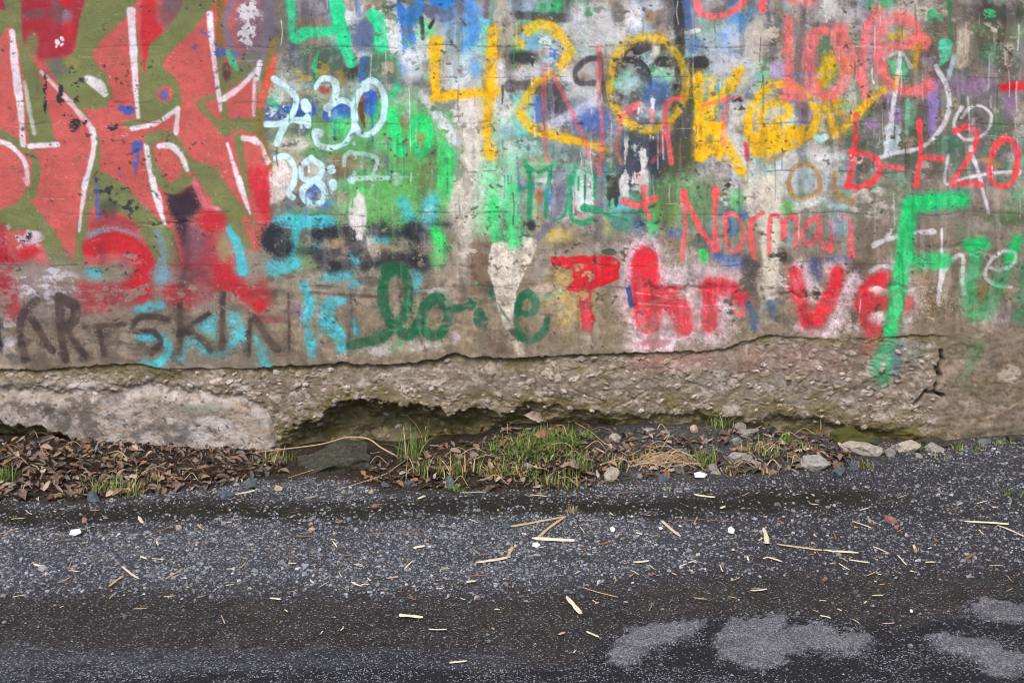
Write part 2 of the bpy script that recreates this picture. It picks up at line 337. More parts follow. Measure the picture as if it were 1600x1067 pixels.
B(A2, (96, 112, 150), 600, 200, 70, 110, a=.9); S(A2, (214, 220, 232), 34, [(570, 320), (640, 300)], soft=12, a=.8); S(A2, (70, 108, 186), 60, [(605, 340), (600, 440)], soft=10)
M(A2, (224, 222, 226), 770, 150, 90, 190, thr=.42); M(A2, (214, 212, 214), 700, 60, 60, 60, thr=.46)
S(A2, (66, 120, 200), (50, 74, 60), [(800, 40), (850, 230), (820, 380)], soft=12, wear=.25); B(A2, (104, 106, 128), 840, 140, 40, 60, a=.8)
S(A2, (48, 132, 208), 90, [(850, 100), (920, 40), (1080, 10)], soft=22, wear=.2); S(A2, (106, 108, 130), 64, [(960, 60), (1050, 92), (1160, 30)], soft=14)
S(A2, (84, 144, 214), (60, 90, 60), [(1190, 20), (1200, 180), (1160, 280)], soft=34, a=.85); B(A2, (196, 214, 226), 1080, 200, 90, 70, a=.8)
S(A2, (216, 220, 234), 110, [(840, 330), (960, 270)], soft=30, wear=.12); B(A2, (196, 202, 214), 870, 410, 80, 60, a=.7)
B(A2, (200, 214, 224), 1150, 380, 130, 110, a=.85, soft=.6); B(A2, (90, 150, 214), 1220, 380, 36, 60, a=.7, soft=.8)
B(A2, (186, 172, 158), 1390, 130, 70, 200, a=.8); S(A2, (120, 112, 120), 30, [(1285, -10), (1280, 90)], soft=10); B(A2, (90, 92, 84), 1410, 340, 40, 110, a=.7)
S(A2, (46, 84, 70), 24, [(920, 100), (930, 215)], soft=8); S(A2, (40, 44, 44), 18, [(985, 120), (965, 155)], soft=5)
B(A2, (76, 108, 88), 690, 380, 110, 110, a=.85, soft=.6); P(A2, (168, 164, 146), [(695, 350), (765, 340), (760, 410), (700, 420)], soft=10)
B(A2, (104, 148, 92), 560, 700, 420, 210, a=.8, soft=.6); B(A2, (104, 176, 98), 900, 850, 260, 330, a=.85, soft=.4)
B(A2, (150, 138, 118), 860, 520, 130, 50, a=.7, wear=.2); B(A2, (146, 112, 84), 820, 660, 30, 70, a=.85); S(A2, (150, 118, 92), 40, [(830, 780), (820, 880)], soft=14, a=.8)
B(A2, (208, 198, 188), 1210, 780, 100, 260, a=.95, soft=.4, wear=.1); M(A2, (226, 220, 214), 1190, 640, 100, 160, thr=.46)
B(A2, (150, 176, 150), 1340, 980, 120, 110, a=.8, soft=.6); B(A2, (120, 140, 170), 1390, 740, 60, 40, a=.8); B(A2, (226, 222, 218), 1390, 610, 60, 60, a=.8, wear=.1); B(A2, (200, 210, 220), 1380, 830, 60, 40, a=.7)
S(A2, (40, 40, 42), (16, 10, 6), [(1370, 480), (1372, 540), (1366, 580)], soft=4)
B(A2, (166, 212, 180), 1330, 900, 130, 220, a=.7, soft=.6, wear=.12); B(B2, (170, 214, 184), 1290, 60, 120, 150, a=.75, soft=.6, wear=.12); B(A2, (224, 219, 213), 1190, 760, 80, 300, a=.8, soft=.5, wear=.14)
B(A2, (92, 196, 124), 560, 830, 260, 190, a=.5, soft=.6, wear=.2); B(A2, (84, 208, 132), 1020, 930, 90, 220, a=.65, soft=.6, wear=.15); B(B2, (88, 196, 120), 720, 120, 330, 150, a=.5, soft=.6, wear=.2); B(A2, (120, 205, 170), 820, 560, 120, 90, a=.5, wear=.2)
B(A2, (110, 165, 220), 1120, 120, 110, 120, a=.5, soft=.7, wear=.2); B(B2, (110, 214, 150), 1320, 100, 90, 160, a=.5, soft=.7, wear=.2)
# green run
S(A2, (66, 204, 118), 90, [(1060, 860), (1060, 1080)], soft=40, a=.75); S(A2, (126, 100, 80), 50, [(980, 840), (975, 1060)], soft=26, a=.75); S(A2, (120, 100, 84), 40, [(930, 930), (930, 1070)], soft=26, a=.5)
GRN = (58, 222, 132)
S(A2, GRN, (60, 66, 60), [(755, 630), (775, 740), (803, 850)], soft=12); B(A2, (100, 170, 120), 815, 610, 30, 40, a=.9)
S(A2, GRN, 110, [(905, 690), (915, 720)], soft=18); S(A2, GRN, 44, [(865, 740), (890, 830), (935, 840), (962, 780), (960, 690)], soft=12); P(A2, (150, 170, 96), [(880, 740), (945, 740), (915, 810)], soft=10)
S(A2, MINT, 30, [(790, 470), (760, 540)], soft=14, a=.7)
S(A2, (214, 220, 226), (46, 56, 64), [(920, 530), (1010, 640), (1105, 780)], soft=18, wear=.08)
# blues behind the figures
S(A2, (58, 92, 178), 90, [(70, 620), (150, 630), (290, 610)], soft=16, wear=.15); M(A2, (226, 232, 240), 110, 610, 70, 70, thr=.5); B(A2, (190, 214, 210), 100, 520, 60, 60, a=.8, wear=.1); S(A2, (60, 180, 130), 40, [(80, 560), (110, 590)], soft=16, a=.7)
S(A2, (60, 100, 186), 86, [(410, 640), (500, 610)], soft=10); S(A2, (60, 100, 186), 74, [(638, 530), (640, 610)], soft=10)
S(A2, (60, 100, 186), 9, [(438, 670), (438, 780)], soft=4); S(A2, (60, 100, 186), 8, [(645, 640), (650, 790)], soft=4)
S(A2, (110, 60, 50), (26, 30, 10), [(590, 520), (585, 620), (605, 710)], soft=5); B(A2, (170, 66, 66), 380, 500, 34, 24, a=.8); B(A2, GRN, 470, 700, 60, 80, a=.55, soft=.8); B(A2, GRN, 690, 640, 46, 90, a=.6, soft=.7); B(A2, (74, 82, 88), 250, 720, 60, 40, a=.7); B(A2, (50, 80, 100), 250, 640, 40, 30, a=.6)
B(A2, (214, 208, 206), 200, 800, 120, 50, a=.85, wear=.15); P(A2, (226, 216, 214), [(80, 930), (150, 870), (200, 960), (180, 1060), (150, 1110), (70, 1140), (60, 1000)], soft=14, wear=.08)
B(A2, (150, 130, 100), 480, 900, 110, 60, a=.7); B(A2, (120, 96, 80), 470, 960, 60, 40, a=.7); B(A2, (110, 104, 86), 690, 900, 60, 60, a=.6)
P(A2, (216, 214, 210), [(300, 900), (360, 900), (350, 980), (290, 985)], soft=14, a=.6)
# right edge of the piece
S(A2, (136, 116, 62), (36, 56, 56, 46, 60), [(100, 230), (62, 430), (30, 600), (30, 760), (70, 920)], soft=12); S(A2, (220, 100, 84), (16, 44, 40), [(105, 320), (66, 450), (20, 580)], soft=12); S(A2, WHT, 30, [(24, 350), (0, 440)], soft=8); S(A2, WHT, 30, [(-10, 775), (30, 820), (64, 900)], soft=8)
S(A2, SALM, 70, [(0, 840), (20, 950)], soft=14); S(A2, (206, 46, 60), (70, 80, 40), [(30, 960), (40, 1140), (80, 1240)], soft=18)
# Ai
S(A2, MINT, (44, 34), [(186, -20), (196, 60), (198, 190)], soft=14, a=.85)
S(A2, MINT, (70, 76, 66), [(440, -30), (470, 150), (500, 280), (526, 350)], soft=9)
S(A2, MINT, (60, 62, 60), [(225, 212), (300, 182), (450, 178)], soft=9)
S(A2, MINT, (70, 66, 70), [(648, 85), (684, 130), (698, 258)], soft=9)
# 2:30
for w, pts in ((34, [(100, 440), (165, 485), (222, 550), (205, 630), (155, 705), (115, 795)]), (36, [(58, 692), (130, 690), (200, 668), (288, 676)]), ((44, 54, 30), [(272, 575), (278, 596), (276, 612)]), (34, [(284, 655), (290, 695)]), (10, [(252, 690), (252, 712)]),
               ((20, 30, 34, 40), [(328, 492), (368, 440), (432, 450), (447, 510), (425, 570), (398, 600)]), (30, [(400, 600), (480, 560), (538, 600), (552, 680), (505, 785), (425, 822), (350, 808), (322, 752)]), (50, [(330, 740), (350, 742)]), (14, [(408, 610), (408, 645)]),
               (34, [(620, 475), (566, 530), (542, 640), (575, 738), (640, 742), (700, 672), (716, 560), (690, 480), (640, 448), (610, 470)]), (44, [(606, 470), (612, 490)]),
               (32, [(112, 880), (172, 872), (216, 940), (205, 1030), (180, 1070), (205, 1098)]), (32, [(310, 880), (252, 930), (262, 992), (340, 995), (366, 930), (310, 880)]), (12, [(290, 920), (296, 955)]),
               (36, [(310, 1010), (258, 1060), (290, 1130), (360, 1128), (382, 1060), (330, 1000)]), (46, [(420, 936), (422, 946)]), (44, [(425, 1020), (427, 1040)]), (12, [(427, 1040), (420, 1075)]), (26, [(520, 1000), (640, 990), (790, 994)]), (60, [(776, 990), (782, 1008)]), (44, [(530, 996), (534, 1004)])):
    S(A2, (206, 238, 248), w, pts, soft=5)
    S(A2, (206, 238, 248), w, pts, soft=5, a=.7)
S(A2, PALE, (26, 24, 28), [(488, 920), (500, 862), (560, 852), (670, 882), (650, 980), (625, 1100)], soft=5, a=.72)
M(A2, (224, 220, 226), 545, 900, 16, 120, thr=.5, a=.7)
# 4
for w, pts, we in (((70, 56, 54), [(1000, 240), (992, 400), (1004, 540)], .05), (50, [(1004, 546), (1150, 526), (1335, 512)], 0), ((50, 66, 56, 46), [(1316, 170), (1306, 400), (1294, 560), (1284, 720), (1296, 840)], .12), (72, [(1306, 846), (1312, 856)], 0)):
    S(A2, YEL, w, pts, soft=14, wear=we)
for x in (725, 855):
    S(A2, (224, 222, 228), 6, [(x - 4, 290 if x < 800 else 480), (x, 400 if x < 800 else 640), (x + 4, 470 if x < 800 else 840)], soft=3, a=.8)

# ================= third field: 20 / N / ke
B(A3, (138, 160, 186), 60, 40, 100, 70, a=.8); S(A3, (70, 72, 76), 56, [(40, 86), (180, 96), (320, 104)], soft=12, wear=.1); S(A3, (60, 190, 124), 50, [(170, 40), (260, 30)], soft=20, wear=.15)
B(A3, (202, 203, 207), 450, 160, 160, 150, a=.85, soft=.5); M(A3, (110, 112, 112), 480, 110, 80, 120, thr=.56, a=.6); M(A3, (80, 180, 120), 430, 100, 40, 110, thr=.58, a=.7)
B(A3, (228, 228, 233), 680, 90, 70, 90, a=.95, wear=.05); B(A3, (150, 124, 94), 770, 90, 40, 50, a=.8); B(A3, (206, 210, 218), 800, 30, 70, 30, a=.9); B(A3, (100, 100, 100), 590, 90, 40, 80, a=.7)
S(A3, (110, 108, 116), 50, [(890, -10), (880, 150)], soft=20, a=.8); S(A3, (74, 112, 182), 66, [(960, -10), (975, 160)], soft=20, a=.85)
B(A3, (184, 192, 206), 1180, 280, 200, 170, a=.85, soft=.5); S(A3, (88, 150, 220), 80, [(1270, 120), (1200, 200), (1210, 280)], soft=36, a=.75); B(A3, (96, 122, 166), 1010, 250, 50, 50, a=.8); S(A3, (236, 236, 240), 20, [(925, 190), (1040, 170)], soft=6, wear=.15)
B(A3, (206, 196, 184), 1360, 220, 70, 170, a=.8); S(A3, (80, 150, 210), 40, [(1330, 60), (1270, 130)], soft=20, a=.6)
B(A3, (54, 54, 56), 60, 320, 90, 44, a=.95, wear=.08); S(A3, (54, 54, 56), (20, 8), [(115, 340), (112, 370)], soft=4)
B(A3, (200, 206, 216), 90, 420, 90, 40, a=.8); B(A3, (110, 160, 200), 110, 235, 70, 50, a=.8); M(A3, (226, 228, 234), 180, 250, 40, 60, thr=.5)
S(A3, (84, 80, 86), 62, [(-10, 480), (120, 480), (260, 500)], soft=16, wear=.1); B(A3, (108, 110, 136), 370, 680, 220, 150, a=.9, soft=.5); B(A3, (86, 118, 184), 440, 660, 100, 70, a=.8); S(A3, (80, 116, 190), 50, [(150, 560), (140, 700)], soft=20, a=.8)
B(A3, (70, 68, 74), 260, 590, 60, 90, a=.7); S(A3, (196, 200, 220), (50, 64, 60), [(190, 712), (360, 620), (540, 520)], soft=22)
B(A3, (190, 196, 200), 420, 500, 130, 50, a=.7); S(A3, (216, 216, 220), 60, [(320, 440), (300, 400)], soft=22, a=.8)
B(A3, (92, 96, 104), 200, 790, 240, 50, a=.85); M(A3, (214, 212, 208), 60, 840, 100, 80, thr=.45); B(A3, (168, 150, 130), 120, 940, 110, 24, a=.8); B(A3, (106, 104, 116), 320, 870, 110, 60, a=.85); M(A3, (110, 70, 50), 290, 880, 50, 30, thr=.5); S(A3, (48, 96, 180), 14, [(30, 880), (40, 1060)], soft=5, wear=.2)
P(A3, (64, 62, 58), [(870, 560), (1000, 330), (1060, 320), (1020, 600), (1010, 760), (1010, 900), (900, 1000), (780, 960), (760, 800), (880, 740)], soft=34, a=.85); P(A3, (60, 66, 84), [(610, 720), (800, 720), (840, 900), (800, 1067), (560, 1067), (590, 860)], soft=34, a=.8); B(A3, (86, 84, 60), 960, 880, 100, 120, a=.7)
# dark letters below the yellow
for w, pts in (((60, 76, 80), [(850, 250), (720, 262), (620, 330), (600, 400)]), ((76, 70, 66), [(660, 300), (740, 420), (730, 500), (640, 560), (560, 540)]), (66, [(820, 345), (930, 350), (1060, 350)]), ((54, 60, 40), [(925, -10), (930, 300), (908, 480)])):
    S(A3, (56, 56, 58), w, pts, soft=12, wear=.1)
for w, pts in ((30, [(480, 325), (410, 335), (352, 400), (372, 462), (455, 462)]), (28, [(490, 300), (500, 450), (520, 565)])):
    S(A3, (66, 66, 72), w, pts, soft=8, a=.85)
B(A3, (150, 204, 178), 840, 430, 70, 50, a=.9); B(A3, (140, 200, 170), 640, 440, 50, 60, a=.8, wear=.1); B(A3, (74, 104, 160), 800, 520, 90, 90, a=.85); S(A3, (170, 196, 220), 50, [(600, 480), (690, 450)], soft=16, a=.8); B(A3, (150, 120, 90), 800, 220, 40, 40, a=.9); B(A3, (214, 212, 208), 800, 285, 26, 40, a=.9)
B(A3, (110, 70, 90), 660, 620, 60, 50, a=.7); B(A3, (96, 92, 112), 740, 690, 110, 40, a=.8)
B(A3, (214, 212, 214), 1230, 300, 70, 200, a=.6, soft=.6, wear=.3); B(A3, (224, 224, 230), 600, 180, 60, 110, a=.6, wear=.3); B(A3, (214, 216, 222), 1350, 700, 80, 160, a=.55, wear=.3)
for x, y, rx, ry, c in ((60, 900, 150, 110, (120, 206, 164)), (330, 960, 160, 90, (110, 190, 160)), (200, 800, 170, 70, (150, 190, 196)), (560, 960, 80, 110, (120, 180, 150)), (60, 620, 60, 110, (196, 214, 216)), (660, 470, 90, 110, (150, 200, 190))):
    B(A3, c, x, y, rx, ry, a=.55, soft=.7, wear=.22)
# yellow 2, 0, k, e
for w, pts, a, we in (((66, 60, 66, 50), [(50, 235), (80, 172), (180, 140), (275, 200), (312, 290), (235, 400)], .9, .2), ((40, 50, 60), [(235, 400), (120, 480), (52, 620)], .85, .25), ((40, 56, 56, 40, 44), [(45, 630), (100, 705), (200, 745), (350, 782), (500, 825)], .92, .08),
                      (46, [(755 + 212 * math.cos(t), 465 + 258 * math.sin(t)) for t in np.linspace(-2.9, 3.5, 22)], .85, .1),
                      ((66, 50, 60), [(1035, 430), (1040, 600), (1045, 870)], 1, 0), (36, [(1105, 450), (1110, 590)], .95, .05), ((70, 60, 60), [(1262, 400), (1200, 500), (1075, 605)], .95, .05), (56, [(1080, 600), (1160, 760), (1280, 955)], .95, .1)):
    S(A3, YEL if a > .86 else (226, 186, 46), w, pts, a=a * .95, soft=15, wear=we + .1)
P(A3, YEL, [(1010, 670), (1180, 680), (1190, 800), (1160, 900), (1110, 860), (1060, 900), (1020, 890)], soft=8); B(A3, (150, 130, 70), 1100, 770, 28, 28, a=.8)
# pink N, n and the bits above
for w, pts, a in ((30, [(182, 360), (176, 600), (196, 930)], .42), (26, [(225, 410), (330, 620), (420, 830), (478, 970)], .52), ((40, 26, 24, 36), [(485, 262), (486, 500), (500, 750), (486, 965)], .55), (34, [(605, 655), (650, 610), (700, 582)], .8), (32, [(942, 545), (880, 560), (848, 630), (868, 780), (885, 905)], .95), (22, [(605, 680), (580, 830), (605, 910)], .6), (24, [(836, 740), (830, 830), (780, 900)], .5),
                  (40, [(1020, 0), (1055, 75), (1140, 95), (1230, 62), (1310, -10)], .85), (44, [(1392, -10), (1390, 55)], 1), (22, [(1060, 590), (1200, 550), (1280, 545)], .8), (30, [(1190, 560), (1172, 800)], .55)):
    S(A3, CORAL, w, pts, a=a, soft=8)
# white run
for x, y, rx, ry, th in ((680, 880, 90, 130, .48), (660, 1000, 110, 100, .40), (720, 880, 60, 60, .46), (705, 610, 30, 60, .42), (785, 590, 30, 50, .44), (790, 770, 30, 50, .48), (745, 530, 40, 30, .48), (705, 330, 40, 40, .48)):
    M(A3, (232, 228, 230), x, y, rx, ry, thr=th, n='v')
M(A3, (240, 170, 178), 660, 930, 90, 90, thr=.6); M(A3, (240, 150, 160), 780, 640, 26, 50, thr=.5); B(A3, (210, 206, 204), 1240, 640, 50, 90, a=.8, wear=.08); M(A3, (58, 56, 58), 1270, 590, 50, 50, thr=.46); S(A3, (216, 70, 90), 24, [(1300, 800), (1310, 890)], soft=8, wear=.15)

# ================= fourth field: love / D / b-1-20
S(A4, (214, 214, 218), 70, [(255, -10), (250, 100)], soft=26, a=.6, wear=.15); B(A4, (74, 164, 112), 620, 20, 80, 50, a=.85, wear=.1); M(A4, (190, 184, 174), 840, 60, 170, 60, thr=.44); M(A4, (196, 190, 178), 1200, 150, 100, 60, thr=.47); M(A4, (200, 190, 176), 20, 200, 60, 60, thr=.46); S(A4, (200, 200, 204), 50, [(420, 90), (500, 60)], soft=24, a=.6)
B(A4, (64, 58, 56), 1290, 70, 160, 70, a=.7, wear=.1); S(A4, (50, 124, 84), (30, 14, 10), [(1005, -10), (1012, 120), (1018, 270)], soft=5); S(A4, (96, 200, 166), (70, 60, 20), [(985, 250), (980, 330), (950, 360)], soft=8, wear=.08); M(A4, (60, 160, 110), 930, 90, 50, 50, thr=.48); M(A4, (70, 190, 130), 1230, 80, 40, 30, thr=.46)
S(A4, (190, 176, 156), 66, [(1092, 190), (1075, 350)], soft=12, wear=.15); S(A4, (190, 214, 216), 26, [(1035, 320), (1000, 440)], soft=10, a=.8)
B(A4, (146, 108, 152), 1100, 480, 150, 70, a=.7, soft=.7, wear=.12); S(A4, (152, 132, 186), (70, 60, 40), [(915, 480), (915, 600), (908, 740)], soft=12); B(A4, (174, 146, 198), 700, 640, 56, 60, a=.95); B(A4, (150, 120, 170), 570, 690, 50, 40, a=.7); B(A4, (60, 56, 56), 620, 590, 80, 40, a=.8); B(A4, (184, 170, 212), 60, 400, 50, 70, a=.85); B(A4, (150, 110, 170), 660, 545, 80, 30, a=.6)
B(A4, (116, 160, 128), 790, 620, 40, 90, a=.8); S(A4, (130, 190, 165), 26, [(780, 560), (770, 740)], soft=8, a=.7); M(A4, (190, 216, 222), 690, 770, 60, 90, thr=.44, a=.85); S(A4, (190, 226, 230), 34, [(265, 760), (290, 775), (325, 760)], soft=8); B(A4, (48, 120, 84), 1000, 800, 80, 60, a=.5); B(A4, (50, 116, 80), 1240, 300, 60, 80, a=.5)
B(A4, (70, 64, 60), 540, 900, 60, 60, a=.7); B(A4, (84, 132, 100), 500, 420, 34, 130, a=.6)
B(A4, (186, 194, 204), 200, 1000, 230, 90, a=.8, soft=.6, wear=.1); S(A4, (220, 220, 224), 50, [(210, 850), (300, 880), (420, 870)], soft=26, a=.75)
B(A4, (188, 176, 160), 460, 560, 40, 80, a=.7, wear=.25); M(A4, (186, 176, 158), 1340, 320, 60, 80, thr=.54, n='v'); M(A4, (190, 180, 150), 1370, 760, 40, 90, thr=.52, n='v', a=.8); B(A4, (150, 120, 165), 1340, 570, 40, 60, a=.6)
# yellow
P(A4, YEL, [(-110, 760), (0, 700), (100, 700), (210, 700), (190, 790), (120, 840), (40, 855), (-60, 880), (-100, 850)], soft=12, wear=.06)
S(A4, (232, 182, 44), (54, 50, 50, 46), [(-10, 860), (-90, 780), (-110, 680), (-70, 560), (20, 480), (110, 476), (200, 520), (268, 620), (245, 730), (160, 800)], soft=13, wear=.06); S(A4, YEL, 46, [(40, 690), (120, 620), (60, 570), (-20, 600), (-40, 680), (20, 760)], soft=20, a=.85, wear=.12); B(A4, (112, 84, 84), 195, 600, 40, 50, a=.8)
for w, pts in ((50, [(305, 560), (340, 650), (372, 745)]), (44, [(420, 720), (490, 640), (560, 570), (640, 500)]), (90, [(345, 350), (300, 460)]), (40, [(430, 340), (450, 380)]), (50, [(380, 560), (395, 620)])):
    S(A4, YEL, w, pts, soft=22, wear=.1, a=.9)
# love
for w, pts, a in (((70, 50, 66), [(115, 105), (118, 300), (124, 520)], .9), (70, [(95, 520), (180, 530)], .9), ((66, 74, 74, 60), [(310, 170), (252, 205), (222, 350), (252, 480), (320, 535), (400, 490), (432, 400), (390, 262), (372, 200)], .92), ((80, 60, 50), [(400, 170), (460, 280), (512, 430), (542, 530)], .9), ((60, 50, 46), [(612, 62), (550, 160), (530, 300), (520, 450)], .9),
                  ((60, 64, 66, 62, 60), [(625, 290), (720, 262), (800, 230), (812, 150), (740, 100), (655, 130), (620, 230), (622, 350), (672, 460), (780, 505), (905, 480)], .88), (76, [(852, 225), (868, 235)], .95), (70, [(140, -10), (230, 10)], .8), (46, [(640, 380), (620, 320)], .8), (40, [(870, 520), (900, 400)], .6)):
    S(A4, (236, 122, 122), w, pts, a=a * .95, soft=18, wear=.07)
S(A4, (206, 160, 50), 40, [(690, 205), (740, 195)], soft=16, a=.8); P(A4, (110, 180, 140), [(665, 340), (730, 320), (790, 380), (760, 440), (700, 430)], soft=14, a=.9); S(A4, (214, 160, 40), 34, [(830, 260), (820, 360)], soft=14, a=.8)
for w, pts, a in (((26, 22, 26, 20), [(736, 300), (702, 550), (668, 760), (650, 872)], .95), ((22, 26, 28, 26), [(612, 882), (700, 852), (850, 820), (958, 722), (1006, 600), (990, 480), (932, 370)], .9), (22, [(645, 330), (735, 290), (795, 375)], .6),
                  ((20, 16, 18), [(1075, 600), (1032, 690), (1080, 768), (1150, 772), (1222, 722), (1238, 640), (1182, 590), (1122, 602), (1075, 655)], .9), (18, [(1002, 868), (988, 1020), (1100, 992), (1250, 962), (1400, 955)], .9), (20, [(1122, 835), (1168, 950), (1200, 1080), (1226, 1180)], .95), (30, [(1388, 945), (1392, 960)], .9)):
    S(A4, (224, 222, 230), w, pts, a=a, soft=7)
S(A4, (214, 150, 60), 22, [(715, 420), (705, 500)], soft=8, a=.7)
for w, pts in (((36, 30, 40), [(492, 640), (482, 830), (448, 1030)]), ((50, 40, 34, 34), [(470, 850), (565, 862), (620, 920), (592, 1000), (505, 1042), (440, 1030)]), (26, [(640, 920), (750, 938)]), ((34, 26, 30), [(840, 678), (848, 850), (822, 1030)]), (32, [(872, 874), (968, 886)]), (32, [(1040, 732), (1100, 706), (1160, 740), (1140, 830), (1070, 950), (1022, 1024), (1110, 1016), (1190, 1028)]), (34, [(1320, 772), (1262, 820), (1232, 930), (1252, 1018), (1330, 1032), (1380, 950), (1380, 820), (1322, 768), (1262, 800)])):
    S(A4, (232, 82, 88), w, pts, soft=6, a=.95)
M(A4, (236, 190, 180), 490, 880, 40, 40, thr=.52); S(A4, (236, 196, 196), 26, [(1128, 820), (1130, 834)], soft=6); S(A4, (206, 30, 42), (44, 56, 40), [(1315, 486), (1360, 480), (1440, 480)], soft=12)
S(A4, (170, 134, 86), 28, [(1200, 880), (1280, 915)], soft=12, a=.8)
TAN = (172, 136, 90)
for pts in ([(112, 1020), (140, 940), (205, 910), (270, 950), (290, 1040), (262, 1080), (200, 1105), (135, 1080), (112, 1020)], [(372, 960), (372, 1060), (400, 1090), (455, 1130), (480, 1080)], [(0, 900), (80, 860)]):
    S(A4, TAN, 28, pts, soft=9, a=.85)

# ================= lower middle: black cloud / love / white run
B(B2, (106, 170, 98), 770, 150, 330, 170, a=.8, soft=.5); B(B2, (110, 140, 92), 300, 220, 200, 70, a=.8); B(B2, (112, 150, 96), 250, 430, 130, 90, a=.7); S(B2, (150, 120, 100), 40, [(440, 90), (500, 100)], soft=20, a=.6); S(B2, (104, 104, 84), 70, [(920, 20), (930, 130)], soft=36, a=.6); B(B2, (146, 120, 90), 480, 350, 80, 30, a=.8)
B(B2, (214, 206, 196), 1150, 180, 80, 250, a=.95, soft=.4, wear=.08); B(B2, (158, 204, 168), 1250, 200, 70, 150, a=.75); S(B2, (66, 216, 126), (60, 80, 70), [(1330, 120), (1320, 240), (1340, 330)], soft=20, a=.85); S(B2, (216, 214, 210), 40, [(1250, 60), (1230, 140)], soft=20, a=.7); M(B2, (90, 60, 46), 1210, 190, 18, 40, thr=.46)
for x in (1380, 1400, 1418):
    S(B2, (46, 96, 150), 6, [(x, -20), (x + 4, 60), (x, 110)], soft=3, a=.75)
B(B2, (128, 104, 90), 1230, 500, 60, 170, a=.8); B(B2, (112, 92, 80), 1350, 900, 90, 80, a=.7); M(B2, (196, 190, 186), 1180, 380, 60, 80, thr=.5)
for w, pts, a in ((76, [(125, 240), (250, 236), (400, 240)], .95), (54, [(230, 250), (200, 400)], .8), (90, [(100, 490), (205, 465)], .95), ((60, 80), [(815, 125), (855, 215)], .85), (80, [(975, 120), (960, 235)], .85), (50, [(665, 340), (715, 335)], .8), (50, [(330, 380), (345, 385)], .8), (60, [(545, 430), (560, 460)], .85), (70, [(395, 545), (510, 530)], .85), (40, [(535, 590), (560, 580)], .8), (60, [(885, 520), (900, 550)], .7), (40, [(880, 590), (890, 610)], .7)):
    S(B2, CYAN, w, pts, a=a, soft=20)
B(B2, (140, 120, 130), 230, 730, 50, 60, a=.8); B(B2, (170, 66, 66), 30, 640, 60, 90, a=.9, soft=.7); B(B2, RED, 20, 700, 36, 46, a=.9); B(B2, (130, 60, 66), 80, 780, 90, 26, a=.6)
for w, pts in (((40, 62, 58), [(268, 590), (300, 690), (285, 760)]), ((30, 60, 40), [(278, 800), (300, 880), (315, 975)]), ((40, 90, 80, 60), [(490, 672), (410, 700), (395, 800), (455, 860), (480, 930)]), (34, [(540, 790), (555, 860)]), ((30, 60, 60), [(0, 880), (30, 960), (60, 1040)])):
    S(B2, CYAN, w, pts, soft=14, a=.92)
for w, pts, a in ((130, [(100, 330), (140, 380)], .95), (110, [(110, 300), (90, 350)], .8), (72, [(335, 312), (425, 300)], .95), (78, [(520, 290), (560, 385)], .92), (70, [(345, 420), (400, 480), (500, 480)], .93), (50, [(440, 290), (480, 290)], .7), (60, [(340, 415), (460, 400)], .7), (62, [(640, 290), (780, 300), (860, 290)], .78), (130, [(880, 290), (905, 300)], .95), (22, [(960, 250), (1075, 256)], .9), (72, [(605, 480), (750, 440), (900, 440)], .85), (110, [(890, 450), (930, 470)], .85), (50, [(660, 270), (700, 260)], .7), (34, [(1388, 230), (1392, 325)], .95), (50, [(240, 400), (330, 395)], .5)):
    S(B2, NAVY, w, pts, a=min(1, a * 1.05), soft=36, wear=.02)
M(B2, (150, 130, 96), 460, 370, 50, 40, thr=.5); M(B2, (156, 138, 100), 740, 375, 120, 26, thr=.46, a=.8)
S(B2, (66, 222, 116), (60, 84, 60), [(1000, 290), (1020, 340), (1030, 400)], soft=22, wear=.1); B(B2, (96, 180, 104), 1010, 440, 50, 70, a=.7)
for x, y, rx, ry, th in ((565, 200, 52, 130, .36), (570, 310, 44, 80, .44), (545, 80, 26, 90, .46)):
    M(B2, (228, 222, 226), x, y, rx, ry, thr=th, n='v')
S(B2, (92, 80, 78), 18, [(300, 630), (460, 640), (660, 652)], soft=8, a=.8); S(B2, (86, 76, 76), 34, [(515, 650), (518, 760), (522, 875)], soft=12, a=.8); S(B2, (90, 80, 76), 14, [(860, 680), (880, 810), (950, 965)], soft=7, a=.7)
B(B2, (200, 194, 190), 860, 930, 240, 40, a=.7, wear=.2); M(B2, (206, 202, 204), 560, 970, 240, 40, thr=.5, a=.8); M(B2, (200, 196, 200), 1050, 900, 160, 60, thr=.5, a=.7); B(B2, (210, 206, 210), 980, 620, 80, 20, a=.7, wear=.15)
# dark green love
S(B2, DGRN, (50, 66, 60, 58, 58, 62, 62, 60, 60), [(525, 925), (650, 895), (765, 830), (835, 720), (848, 610), (820, 530), (765, 500), (712, 570), (708, 690), (755, 800), (835, 862), (880, 850)], soft=13, a=.97)
B(B2, DGRN, 770, 495, 90, 40, a=.85)
S(B2, DGRN, (60, 60, 58, 56), [(870, 855), (920, 760), (955, 690), (1015, 662), (1068, 735), (1045, 838), (982, 868), (925, 820), (930, 730), (985, 668)], soft=12, a=.97)
S(B2, DGRN, (46, 40), [(1040, 700), (1110, 720), (1165, 706)], soft=10)
for x, y, rx, ry in ((1200, 680, 30, 50), (1240, 770, 34, 60), (1270, 810, 26, 50), (1320, 660, 30, 70)):
    M(B2, (36, 92, 70), x, y, rx, ry, thr=.42)
for x, y in ((1228, 590), (1232, 570), (795, 910), (757, 940), (590, 70)):
    M(B2, (60, 214, 110), x, y, 16, 22, thr=.42)
P(B2, (222, 214, 203), [(1312, 365), (1350, 345), (1440, 340), (1480, 320), (1570, 330), (1530, 460), (1480, 540), (1440, 640), (1455, 760), (1425, 836), (1370, 815), (1330, 640), (1290, 500), (1300, 420)], soft=5, wear=.10)
